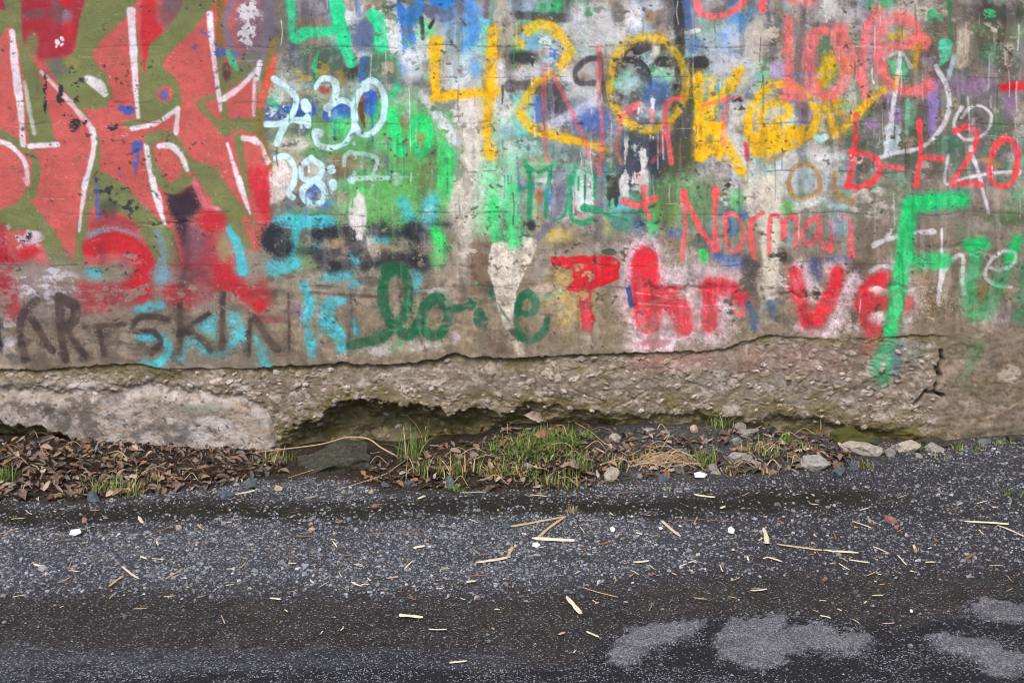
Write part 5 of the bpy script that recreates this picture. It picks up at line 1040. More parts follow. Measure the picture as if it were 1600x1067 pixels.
for k in range(90):
    px, py = rk.uniform(0, 1600), rk.uniform(775, 1050)
    if py > 930 and rk.random() < .6:
        continue
    w = rk.uniform(5.5, 10)
    pm = rk.choice(['grey', 'slate', 'slate', 'lichen', 'green_slate', 'grey'])
    where = ('left end' if px < 330 else 'left half' if px < 650 else 'middle' if px < 950 else 'right half' if px < 1270 else 'right end')
    stone('pebble', px, py, w, w * rk.uniform(.5, .8), pm, '%s pebble at the %s of the %s' % ({'grey': 'mid grey', 'slate': 'dark slate', 'lichen': 'light grey', 'green_slate': 'greenish'}[pm], where, 'mossy strip' if py < 805 else 'upper gravel' if py < 850 else 'lower gravel' if py < 905 else 'brown dirt' if py < 985 else 'tar by the bottom edge'), 'pebble', group='larger pebbles on the gravel', meshes=SMALL)

# stones bedded in the broken foot of the wall, each a part of the wall
WSM = [plain_mat('aggregate_' + k, c, scale=90, lo=.75, hi=1.25, bd=.002) for k, c in (('pale', (178, 168, 160)), ('pink', (162, 146, 138)), ('ochre', (150, 136, 116)), ('grey', (148, 140, 134)))]
n = 0
for k in range(1600):
    u, v = rk.uniform(0, 1470), rk.uniform(545, 690)
    i, j = int(np.searchsorted(U, u)), int(np.searchsorted(V, v))
    if rough[j, i] < .8 or (cave[j, i] > .1 and rk.random() < .7) or v - LE[i] < 6:
        continue
    w = rk.uniform(6, 14) * S3
    o = link('stone', copy_mesh_with(rk.choice(SMALL), rk.choice(WSM)), WP['broken_footing'])
    o.location = ((u - 800) * S3, rec[j, i] + w * .12, (690 - v) * S3 - w * .3); o.scale = (w, w * .7, w * rk.uniform(.5, .8)); o.rotation_euler = (rk.uniform(-.4, .4), rk.uniform(-.5, .5), rk.uniform(-.4, .4))
    n += 1
    if n >= 290:
        break

# ---------------------------------------------------------------- fallen leaves
def leaf_geo(seed):
    r = random.Random(seed); lobed = seed % 4 == 3
    nl = 9 if lobed else 6
    curl = r.uniform(-1.6, 1.6); fold = r.uniform(.2, .9); tw = r.uniform(-.8, .8); wid = r.uniform(.36, .58) if not lobed else .66
    vs, fs = [], []
    for i in range(nl + 1):
        t_ = i / nl
        w = wid * (math.sin(math.pi * min(1, t_ * .94 + .05)) ** .75)
        if lobed:
            w *= .55 + .45 * abs(math.cos(t_ * math.pi * 3.1))
        if i in (0, nl):
            w = .012
        a = curl * (t_ - .5)
        xx = math.sin(a) / curl if abs(curl) > .05 else t_ - .5
        zz = (1 - math.cos(a)) / curl if abs(curl) > .05 else 0
        ro = tw * (t_ - .5)
        for sgn in (-1, 0, 1):
            jit = r.uniform(.75, 1.2)
            yy = sgn * w * .5 * math.cos(fold) * jit; hh = abs(sgn) * w * .5 * math.sin(fold)
            zc = r.uniform(-.035, .035)
            vs.append((xx + zc, yy * math.cos(ro) - hh * math.sin(ro), zz + zc + yy * math.sin(ro) + hh * math.cos(ro)))
    for i in range(nl):
        for k in range(2):
            a = i * 3 + k; fs.append((a, a + 3, a + 4, a + 1))
    return np.array(vs), np.array(fs)

LEAFG = [leaf_geo(i) for i in range(12)]
LEAFC = [(116, 98, 88), (120, 97, 78), (108, 98, 92), (142, 106, 80), (164, 147, 130), (88, 75, 68), (132, 115, 102)]
LEAFM = [plain_mat('dry_leaf_%s' % n_, c, rough=.7, scale=120, lo=.7, hi=1.25, bd=.0006, vary=.28) for n_, c in zip(('mauve', 'brown', 'grey', 'orange', 'pale', 'dark', 'taupe'), LEAFC)]
LEAFME = []
for v_, f_ in LEAFG:
    me = bpy.data.meshes.new('fallen_leaf'); me.from_pydata([tuple(q) for q in v_], [], [tuple(int(z_) for z_ in q) for q in f_]); me.update()
    me.polygons.foreach_set('use_smooth', [True] * len(me.polygons)); LEAFME.append(me)
rl = random.Random(17)
ZL = {'left': [(-40, 690), (150, 690), (300, 702), (440, 706), (445, 740), (330, 762), (250, 772), (130, 784), (60, 782), (-40, 786)],
      'hollow': [(560, 745), (600, 715), (680, 700), (760, 690), (790, 672), (900, 670), (930, 690), (960, 720), (1000, 745), (930, 762), (800, 768), (700, 766), (620, 766)],
      'far': [(1335, 694), (1450, 690), (1520, 684), (1610, 680), (1610, 694), (1500, 704), (1400, 712), (1340, 712)],
      'right': [(930, 690), (990, 676), (1100, 684), (1120, 674), (1200, 674), (1300, 690), (1345, 702), (1310, 735), (1220, 740), (1120, 742), (1010, 748)]}
def in_poly(p, pts):
    c = False
    for i in range(len(pts)):
        a, b = pts[i], pts[i - 1]
        if (a[1] > p[1]) != (b[1] > p[1]) and p[0] < (b[0] - a[0]) * (p[1] - a[1]) / (b[1] - a[1]) + a[0]:
            c = not c
    return c
def rand_in(pts):
    xs = [p[0] for p in pts]; ys = [p[1] for p in pts]
    while True:
        q = (rl.uniform(min(xs), max(xs)), rl.uniform(min(ys), max(ys)))
        if in_poly(q, pts):
            return q

def leaf_xf(q, lift, size):
    p, s = at(*q)
    e = Euler((rl.gauss(0, .45), rl.gauss(0, .36), rl.uniform(0, 6.28)))
    return Vector((p.x, p.y, p.z + lift)), e, size

# the layers underneath
lv, lf, lc, n0 = [], [], [], 0
for zone, cnt, h0 in (('left', 900, .018), ('hollow', 420, .012), ('right', 430, .010), ('far', 130, .008), ('crumb', 900, .012)):
    for k in range(cnt):
        p, e, s = leaf_xf(rand_in(ZL[zone if zone != 'crumb' else rl.choice(['left', 'left', 'hollow', 'right'])]), rl.uniform(0, h0), rl.uniform(.022, .06) if zone not in ('crumb', 'far') else rl.uniform(.010, .024))
        v_, f_ = LEAFG[rl.randrange(12)]
        R = np.array(e.to_matrix())
        lv.append(v_ @ R.T * s + np.array(p)); lf.append(f_ + n0); n0 += len(v_)
        c = np.array(lin255(*rl.choice(LEAFC))) * rl.uniform(.45, 1.25)
        lc.append(np.tile(c, (len(v_), 1)))
me = fast_mesh('leaf_litter', np.vstack(lv), np.vstack(lf), np.vstack(lc), True); me.materials.append(paint_mat('leaf_litter', rough=.75, scale=120, lo=.7, hi=1.25, bd=.0006))
tag(link('leaf_litter', me), 'matted dry brown leaf litter underneath the loose leaves along the wall', 'leaf litter', None, 'stuff')
# the leaves on top, one by one
LG = {'left': ('leaves on the left drift', 706, 'against the wall', 'at the front', ((110, 'near the dark hole'), (230, 'above the spreading left tuft'), (330, 'in the middle of the left drift'), (999, 'left of the kerb chunk'))),
      'hollow': ('leaves around the middle grass', 725, 'towards the wall', 'at the front', ((670, 'right of the kerb chunk'), (780, 'near the upright pointed stone'), (900, 'around the dense weeds'), (1999, 'left of the pale pointed stone'))),
      'right': ('leaves among the stones at the right', 715, 'towards the wall', 'at the front', ((1030, 'left of the straw clump'), (1110, 'around the straw clump'), (1210, 'by the white lichened rock'), (1999, 'by the broad lichen-grey rock')))}
LCW = ('mauve brown', 'brown', 'greyish', 'orange brown', 'pale', 'dark', 'taupe')
def leaf_words(zone, q, kind, mat):
    g, vm, back, front, spots = LG[zone]
    sp_ = next(w for lim, w in spots if q[0] < lim)
    return '%s %s leaf %s, %s' % (LCW[mat], 'lobed' if kind % 4 == 3 else 'curled' if kind % 2 else 'folded', sp_, back if q[1] < vm else front), g
def leaf(p, e, s, kind, mat, label, group=None):
    o = link('fallen_leaf', copy_mesh_with(LEAFME[kind], LEAFM[mat])); o.location = p; o.rotation_euler = e; o.scale = (s, s, s)
    return tag(o, label, 'leaf', group)
for zone, cnt, h0 in (('left', 150, .024), ('hollow', 74, .018), ('right', 64, .014)):
    for k in range(cnt):
        qq = rand_in(ZL[zone])
        p, e, s = leaf_xf(qq, h0 * rl.uniform(.5, 1.), rl.choice([rl.uniform(.03, .05), rl.uniform(.04, .075)]))
        kd, mt = rl.randrange(12), rl.choice([0, 0, 1, 1, 2, 3, 4, 6])
        leaf(p, e, s, kd, mt, *leaf_words(zone, qq, kd, mt))
for px, py, s, kind, mat, ex, label in (
    (836, 664, .11, 3, 4, (1.2, .3, .5), 'pale lobed oak leaf propped upright on the weeds below the wall'),
    (848, 690, .085, 7, 3, (1.0, .2, .8), 'orange lobed leaf lying in the dense weeds'),
    (893, 741, .10, 11, 6, (.3, .1, .3), 'large mauve lobed leaf lying in front of the middle grass tuft'),
    (703, 688, .10, 1, 3, (1.3, .4, 1.2), 'red brown leaf standing on edge in the hollow'),
    (751, 682, .085, 5, 3, (1.4, .2, 1.4), 'small red brown leaf standing up near the right end of the hollow'),
    (66, 700, .11, 2, 6, (1.1, .1, .9), 'large upright mauve leaf leaning on the drift by the dark hole')):
    p, s_ = at(px, py)
    lo = link('fallen_leaf', None); lo.location = p + Vector((0, 0, s * .35)); lo.rotation_euler = Euler(ex); lo.scale = (s, s, s); tag(lo, label, 'leaf')
    link('leaf_blade', copy_mesh_with(LEAFME[kind], LEAFM[mat]), lo)
    e0 = Vector(LEAFG[kind][0][1]); st = []
    for i in range(4):
        for dx_, dz_ in ((0, .015), (.013, -.008), (-.013, -.008)):
            st.append((e0.x - .1 * i, e0.y + dx_, e0.z + dz_ - .012 * i * i))
    sm = bpy.data.meshes.new('leaf_stalk'); sm.from_pydata(st, [], [(i * 3 + k, i * 3 + (k + 1) % 3, i * 3 + 3 + (k + 1) % 3, i * 3 + 3 + k) for i in range(3) for k in range(3)]); sm.update(); sm.materials.append(LEAFM[5])
    link('leaf_stalk', sm, lo)

# ---------------------------------------------------------------- grass and weeds
GRASS = paint_mat('grass_blade', rough=.6, scale=90, lo=.8, hi=1.2, bd=.0003)
rg = random.Random(29)
def tuft(name, px, py, spread, h, n_, label, green=.75, cat='grass', wide=1., lean=.5, broad=False):
    p, s = at(px, py)
    o = link(name, None); o.location = p
    bl = {True: ([], [], []), False: ([], [], [])}
    for k in range(n_):
        bx, by = max(-.7, min(.7, rg.gauss(0, .36))) * spread * s, max(-.6, min(.6, rg.gauss(0, .3))) * spread * s * .8
        zx = float(ground_z(np.array([p.x + bx]), np.array([p.y + by]))[0])
        L = h * s * rg.uniform(.45, 1.15); a = rg.uniform(0, 6.28); ln = abs(rg.gauss(0, lean)) + .05; w = s * rg.uniform(1.0, 2.0) * wide
        d_ = Vector((math.cos(a), math.sin(a), 0)); sd_ = Vector((-d_.y, d_.x, 0))
        g = rg.random() < green
        vs, fs, cs = bl[g]
        n0 = len(vs); segs = 4
        c = np.array(lin255(*(rg.choice([(112, 138, 66), (96, 124, 56), (134, 148, 84), (84, 108, 56)]) if g else rg.choice([(196, 172, 122), (170, 144, 100), (150, 120, 84)])))) * rg.uniform(.8, 1.15)
        for i in range(segs + 1):
            t_ = i / segs
            q = Vector((bx, by, zx - p.z - .004)) + d_ * (L * ln * t_ ** 1.8) + Vector((0, 0, L * (t_ - .38 * ln * t_ ** 2.2)))
            ww = w * ((1 - t_ ** 1.6) if not broad else math.sin(math.pi * min(1, .1 + t_ * .9)) * 2.2) * .5 + .0002
            vs += [tuple(q - sd_ * ww), tuple(q + sd_ * ww)]; cs += [c, c]
        for i in range(segs):
            b = n0 + 2 * i; fs.append((b, b + 1, b + 3, b + 2))
    for g, nm in ((True, 'green_blades'), (False, 'dry_blades')):
        vs, fs, cs = bl[g]
        if vs:
            me = fast_mesh(nm, np.array(vs), np.array(fs), np.array(cs), True); me.materials.append(GRASS)
            link(nm, me, o)
    return tag(o, label, cat)

for a in (
    (645, 716, 34, 58, 60, 'tall green grass tuft right of the broken kerb chunk', .85),
    (660, 742, 40, 34, 60, 'shorter grass tuft in front of the tall one by the kerb chunk', .7),
    (718, 742, 44, 40, 70, 'grass tuft growing left of the upright pointed stone\'s leaves', .65),
    (775, 745, 40, 32, 55, 'yellowing grass tuft halfway between pointed stone and dense weeds', .5),
    (904, 735, 36, 42, 80, 'bright grass tuft in front of the dense weeds', .85),
    (850, 756, 50, 28, 60, 'low grass tuft at the front edge below the dense weeds', .7),
    (890, 762, 40, 22, 40, 'small grass tuft at the litter\'s front edge beneath the bright tuft', .65),
    (1098, 722, 30, 36, 60, 'dark green grass tuft at the right end of the straw clump', .85),
    (1128, 668, 34, 24, 60, 'green grass tuft against the wall above the straw clump', .9),
    (1182, 703, 50, 22, 70, 'low grass between the white lichened rock and the wall', .8),
    (1215, 712, 40, 20, 45, 'thin grass spreading left of the pale wood strip', .7),
    (893, 800, 14, 14, 34, 'lone yellow green tuft where two tan stalks meet', .55),
    (6, 754, 22, 34, 50, 'green grass tuft at the left edge of the picture', .95),
    (165, 768, 56, 30, 110, 'spreading green grass tuft at the front of the left drift', .85),
    (205, 774, 26, 22, 46, 'yellowish grass tuft right beside the spreading left tuft', .6),
    (432, 722, 44, 26, 60, 'grass tuft at the left end of the kerb chunk', .7),
    (540, 772, 8, 7, 14, 'tiny green seedling on the gravel below the kerb chunk', 1.),
    (1353, 733, 18, 26, 30, 'thin grass tuft in front of the long pale slab', .7),
    (1498, 703, 12, 18, 20, 'small green weed on the gravel right of the rocks', 1.),
    (1470, 716, 22, 12, 18, 'sparse seedlings on the gravel below the low grey rock', .9),
    (1526, 704, 20, 12, 18, 'low green weed under the wall near the right edge', 1.),
    (1560, 694, 30, 12, 26, 'low weeds along the wall foot at the right edge', .8),
    (1440, 704, 26, 12, 24, 'thin weeds between the notched slab and the wall', .7),
    (1577, 774, 22, 14, 34, 'small green tuft alone on gravel at the far right', 1.),
    (1312, 732, 12, 14, 18, 'small weed between the broad rock and the blue slate stone', .9),
    (1010, 716, 40, 20, 40, 'thin dry grass left of the straw clump', .35),
    (1140, 734, 36, 16, 36, 'dry grass between the two grey stones by the paper scrap', .4),
    (1250, 700, 44, 18, 46, 'faded grass behind the broad lichen-grey rock', .45),
    (1195, 738, 30, 14, 30, 'short faded grass at the front edge, right of the white lichened rock', .45),
    (960, 724, 36, 22, 40, 'dry grass around the stones left of the straw clump', .4),
    (240, 752, 30, 18, 24, 'few dry blades sticking out of the left drift\'s middle', .3),
    (1039, 766, 22, 9, 24, 'tiny green weeds on the gravel edge below the slate stone', .95),
    (950, 826, 12, 10, 14, 'tiny tuft beside a white chip on the gravel', .6),
    (1430, 862, 8, 12, 12, 'tiny straw coloured tuft on the right gravel', .1),
    (1280, 680, 14, 44, 10, 'few dry stalks standing left of the moss mound', .1),
    (664, 690, 10, 60, 8, 'thin dry stalks in front of the hollow', .1),
):
    tuft('grass_tuft', *a[:5], a[5], a[6])
tuft('weed_patch', 832, 700, 92, 20, 760, 'dense patch of low green weeds against the wall in the middle', .9, 'weeds', .9, 1.3)
tuft('weed_patch', 868, 686, 80, 19, 560, 'weeds growing up the bank close under the wall, right of the middle', .88, 'weeds', .9, 1.3)
tuft('weed_patch', 800, 734, 70, 14, 220, 'thin weeds mixed with leaves below the dense patch', .65, 'weeds', .8, 1.3)
tuft('weed_plant', 1228, 690, 12, 18, 16, 'small round-leaved weed left of the broad lichen-grey rock', 1., 'weed', 2.4, .8, True)
tuft('weed_plant', 715, 766, 16, 10, 30, 'little clover at the front edge below the pointed stone', 1., 'weed', 1.6, .8, True)

# ---------------------------------------------------------------- straws, stalks, wood slivers
STRAW = {k: plain_mat('straw_' + k, c, rough=.6, scale=150, lo=.8, hi=1.15, bd=.0006, vary=.12) for k, c in (('pale', (214, 202, 176)), ('tan', (184, 160, 124)), ('brown', (132, 96, 70)))}
rs = random.Random(5)
def tube(name, pts, r0, r1, mat, label, cat, group=None, sides=5):
    p = catmull(np.array([tuple(q) for q in pts]), .012) if len(pts) > 2 else np.array([tuple(q) for q in pts])
    vs, fs = [], []
    for i, q in enumerate(p):
        d_ = Vector(p[min(i + 1, len(p) - 1)] - p[max(i - 1, 0)]).normalized(); a_ = d_.cross(Vector((0, .3, 1))).normalized(); b_ = d_.cross(a_)
        r = r0 + (r1 - r0) * i / max(1, len(p) - 1)
        for k in range(sides):
            th = 6.2832 * k / sides; vs.append(tuple(Vector(q) + a_ * (r * math.cos(th)) + b_ * (r * math.sin(th))))
    for i in range(len(p) - 1):
        for k in range(sides):
            fs.append((i * sides + k, i * sides + (k + 1) % sides, (i + 1) * sides + (k + 1) % sides, (i + 1) * sides + k))
    fs.append(tuple(range(sides))[::-1]); fs.append(tuple(range((len(p) - 1) * sides, len(p) * sides)))
    me = bpy.data.meshes.new(name); me.from_pydata(vs, [], fs); me.update(); me.materials.append(STRAW[mat])
    o = link(name, me)
    return tag(o, label, cat, group) if label else o

def air(pts, y0=None, y1=None):
    """a stalk standing clear of the ground, in the upright plane through its two feet"""
    y0 = at(*pts[0])[0].y if y0 is None else y0; y1 = at(*pts[-1])[0].y if y1 is None else y1
    out = []
    for i, (px, py) in enumerate(pts):
        d = y0 + (y1 - y0) * i / (len(pts) - 1) + CAM_D
        out.append(Vector(((px - 800) / FPX * d, d - CAM_D, CAM_H - (py - 150) / FPX * d)))
    return out

for tl, pts, r0, r1, mat, label in (
    (C2, [(-20, 672), (340, 622), (500, 582), (620, 588), (700, 640), (800, 702)], .0022, .0038, 'tan', 'long dry stalk arching over the broken kerb chunk'),
    (C2, [(530, 584), (430, 632), (400, 690), (418, 708), (360, 738)], .0022, .0012, 'tan', 'short crooked twig hanging over the front of the kerb chunk'),
    (C2, [(180, 812), (380, 768), (540, 722), (690, 668)], .0015, .0018, 'tan', 'thin straight stalk lying along the front of the kerb chunk'),
    (C2, [(440, 882), (700, 792), (790, 735), (850, 700)], .0014, .0018, 'tan', 'thin stalk running up from the gravel to the tall grass tuft'),
    (C3, [(505, 615), (590, 650), (670, 700)], .0016, .0012, 'tan', 'short bent straw left of the straw clump'),
    (C3, [(490, 757), (650, 692), (800, 612)], .0022, .0016, 'tan', 'long straw reaching left from the straw clump'),
    (C3, [(350, 505), (430, 570), (520, 625)], .0018, .0012, 'tan', 'thin dead stem slanting down behind the grass, left of the small pale stone'),
    (C1, [(-10, 694), (120, 645), (225, 600)], .0014, .0014, 'tan', 'thin straw crossing the leaves at the left edge'),
    (C1, [(160, 578), (195, 550), (222, 625), (255, 700)], .0016, .001, 'tan', 'bent straw loop standing in front of the dark hole at the left'),
    (C1, [(340, 702), (560, 712), (660, 715), (745, 748)], .0014, .0014, 'tan', 'pale straw lying across the middle of the left drift'),
    (C1, [(560, 715), (620, 745), (650, 775)], .0012, .001, 'tan', 'short straw bit crossing the leaves above the left grass tuft'),
    (C1, [(1220, 705), (1330, 690), (1440, 672)], .0014, .0014, 'tan', 'thin straw at the right end of the left drift'),
    (C4, [(-10, 640), (90, 615), (230, 622)], .0014, .001, 'tan', 'thin green brown stem left of the pale wood strip'),
):
    q = [tuple(z_) for z_ in T(tl, pts)]
    v3 = air(q)
    for w_ in v3:
        w_.z = max(w_.z, float(ground_z(np.array([w_.x]), np.array([w_.y]))[0]) + .006)
    tube('dry_stalk', v3, r0, r1, mat, label, 'stalk')
for k in range(64):
    zone = rs.choice(['left', 'hollow', 'hollow', 'right', 'right'])
    rl.seed(900 + k); q0 = rand_in(ZL[zone]); L = rs.uniform(14, 46); a_ = rs.gauss(0, .6)
    q1 = (q0[0] + L * math.cos(a_), q0[1] + L * .4 * math.sin(a_)); qm = ((q0[0] + q1[0]) / 2 + rs.uniform(-3, 3), (q0[1] + q1[1]) / 2 - rs.uniform(1, 7))
    v3 = [at(*z_)[0] + Vector((0, 0, h_)) for z_, h_ in ((q0, .03), (qm, .045), (q1, .03))]
    tube('twig', v3, .0016, .0009, rs.choice(['tan', 'tan', 'brown']), '%s dry twig %s, %s' % ('long' if L > 32 else 'short', next(w for lim, w in LG[zone][4] if q0[0] < lim), LG[zone][2] if q0[1] < LG[zone][1] else LG[zone][3]), 'twig', 'twigs in the leaf litter')
# the clump of dry straw
pc, sc_ = at(1046, 722)
clump = bpy.data.objects.new('straw_clump', None); COL.objects.link(clump); clump.location = pc
tag(clump, 'tangled clump of dry golden straw lying on the litter below the wall', 'straw')
for k in range(44):
    a = rs.gauss(.25, .55); L = rs.uniform(.10, .24); cx, cy = rs.gauss(0, .045), rs.gauss(0, .03); up = rs.uniform(.012, .055)
    d_ = Vector((math.cos(a), math.sin(a) * .8, 0)); sd_ = Vector((-d_.y, d_.x, 0)) * rs.gauss(0, .035)
    pts = [Vector((cx, cy, .006)) - d_ * L * .5, Vector((cx, cy, up)) - d_ * L * .2 + sd_, Vector((cx, cy, up * 1.1)) + d_ * L * .15 + sd_, Vector((cx, cy, .008)) + d_ * L * .5]
    o = tube('straw', pts, rs.uniform(.0011, .002), .0009, 'tan' if rs.random() < .75 else 'pale', None, None, sides=4); o.parent = clump

def sliver(p0, p1, w, mat, label, group=None, name='wood_splinter', cat='splinter', bend=None):
    """a flat split of straw or wood lying on the ground between two places of the photograph"""
    a, s0 = at(*p0); b, s1 = at(*p1)
    s = (s0 + s1) / 2; wd = w * s * .5; d_ = b - a; L = d_.length; d_.normalize(); sd_ = d_.cross(Vector((0, 0, 1))).normalized()
    wd = min(wd, L * .3)
    n_ = 6; bend = rs.gauss(0, .012) * L if bend is None else bend * L
    vs, fs = [], []
    for i in range(n_ + 1):
        t_ = i / n_
        k = rs.uniform(.62, 1.1)
        if i in (0, n_):
            k *= rs.uniform(.15, .9)
        q = a.lerp(b, t_) + sd_ * (bend * math.sin(math.pi * t_)) + Vector((0, 0, .005 + .0012 * math.sin(3.1 * t_ + p0[0])))
        hgt = max(.0012, wd * .35)
        tl_ = rs.uniform(-.2, .2) * wd
        vs += [tuple(q - sd_ * wd * k), tuple(q - sd_ * wd * k * .6 + Vector((0, 0, hgt + tl_ * .3))), tuple(q + sd_ * wd * k * .6 + Vector((0, 0, hgt))), tuple(q + sd_ * wd * k)]
    for i in range(n_):
        for k in range(4):
            fs.append((i * 4 + k, i * 4 + (k + 1) % 4, i * 4 + 4 + (k + 1) % 4, i * 4 + 4 + k))
    fs += [(3, 2, 1, 0), tuple(n_ * 4 + k for k in range(4))]
    me = bpy.data.meshes.new(name); me.from_pydata(vs, [], fs); me.update(); me.materials.append(STRAW[mat])
    return tag(link(name, me), label, cat, group)

D1, D2 = (0, 767), (400, 767)
for tl, p0, p1, w, mat, label in (
    (D3, (-15, 204), (300, 150), 18, 'tan', 'long tan stalk slanting up to the lone yellow tuft'),
    (D3, (148, 262), (298, 150), 20, 'tan', 'tan stalk under the long one, meeting it at the yellow tuft'),
    (D3, (112, 272), (348, 280), 32, 'pale', 'pale wavy strip of wood below the two crossing stalks'),
    (D2, (1222, 408), (1412, 372), 24, 'pale', 'thick pale stick lying level, lower arm of the bent pair'),
    (D2, (1402, 378), (1425, 318), 20, 'tan', 'short stick rising from the right end of the thick pale stick'),
    (D2, (796, 700), (928, 708), 26, 'pale', 'broad pale wood splinter alone on the brown dirt at centre'),
    (D2, (960, 774), (1062, 778), 11, 'pale', 'narrow pale splinter right below the broad one on the dirt'),
    (D2, (1076, 960), (1174, 955), 17, 'pale', 'pale splinter nearest the bottom edge of the picture'),
    (D3, (836, 172), (938, 262), 22, 'pale', 'pale split stick slanting down to the right on the gravel'),
    (D3, (304, 596), (384, 692), 28, 'pale', 'thick pale splinter pointing down on the dirt, right of centre'),
    (D3, (415, 788), (486, 822), 13, 'pale', 'slanted pale splinter just above the light asphalt patch'),
    (D3, (258, 804), (294, 796), 18, 'tan', 'stubby tan chip left of the light asphalt patch'),
    (D3, (674, 403), (762, 394), 17, 'pale', 'level pale splinter at the lower edge of the middle gravel'),
    (D3, (1012, 24), (1128, 42), 18, 'pale', 'pale stick on the dark strip below the white paper scrap'),
    (D3, (1398, 212), (1418, 300), 26, 'pale', 'upright looking pale wood chip on the right gravel'),
    (D4, (52, 306), (302, 335), 17, 'tan', 'left half of a long broken stalk on the right gravel'),
    (D4, (308, 334), (504, 353), 20, 'pale', 'right, paler half of the long broken stalk'),
    (D4, (452, 392), (564, 404), 15, 'pale', 'pale splinter just below the long broken stalk'),
    (D4, (1092, 174), (1338, 192), 20, 'pale', 'long pale split stalk near the right edge of the picture'),
    (D4, (1276, 198), (1440, 266), 13, 'pale', 'thinner stalk slanting down from the right end of the long one'),
    (D4, (1092, 388), (1152, 355), 22, 'brown', 'orange brown bark chip on the right gravel'),
    (D1, (682, 428), (774, 497), 15, 'pale', 'straight white splinter slanting on the left gravel'),
    (D1, (922, 497), (1014, 438), 13, 'tan', 'tan splinter right of the straight white one'),
    (D1, (608, 538), (684, 478), 17, 'tan', 'frayed tan straw left of the straight white splinter'),
    (D1, (1308, 24), (1414, 4), 15, 'pale', 'pale splinter in front of the flat blue slate stone'),
    (C4, (132, 668), (248, 648), 24, 'pale', 'pale wood strip lying by the broad lichen-grey rock'),
    (D2, (876, 322), (938, 314), 22, 'pale', 'pale rounded wood chip in the middle of the gravel band'),
):
    q0, q1 = T(tl, [p0, p1]); sliver(tuple(q0), tuple(q1), w * K * 1.15, mat, label)
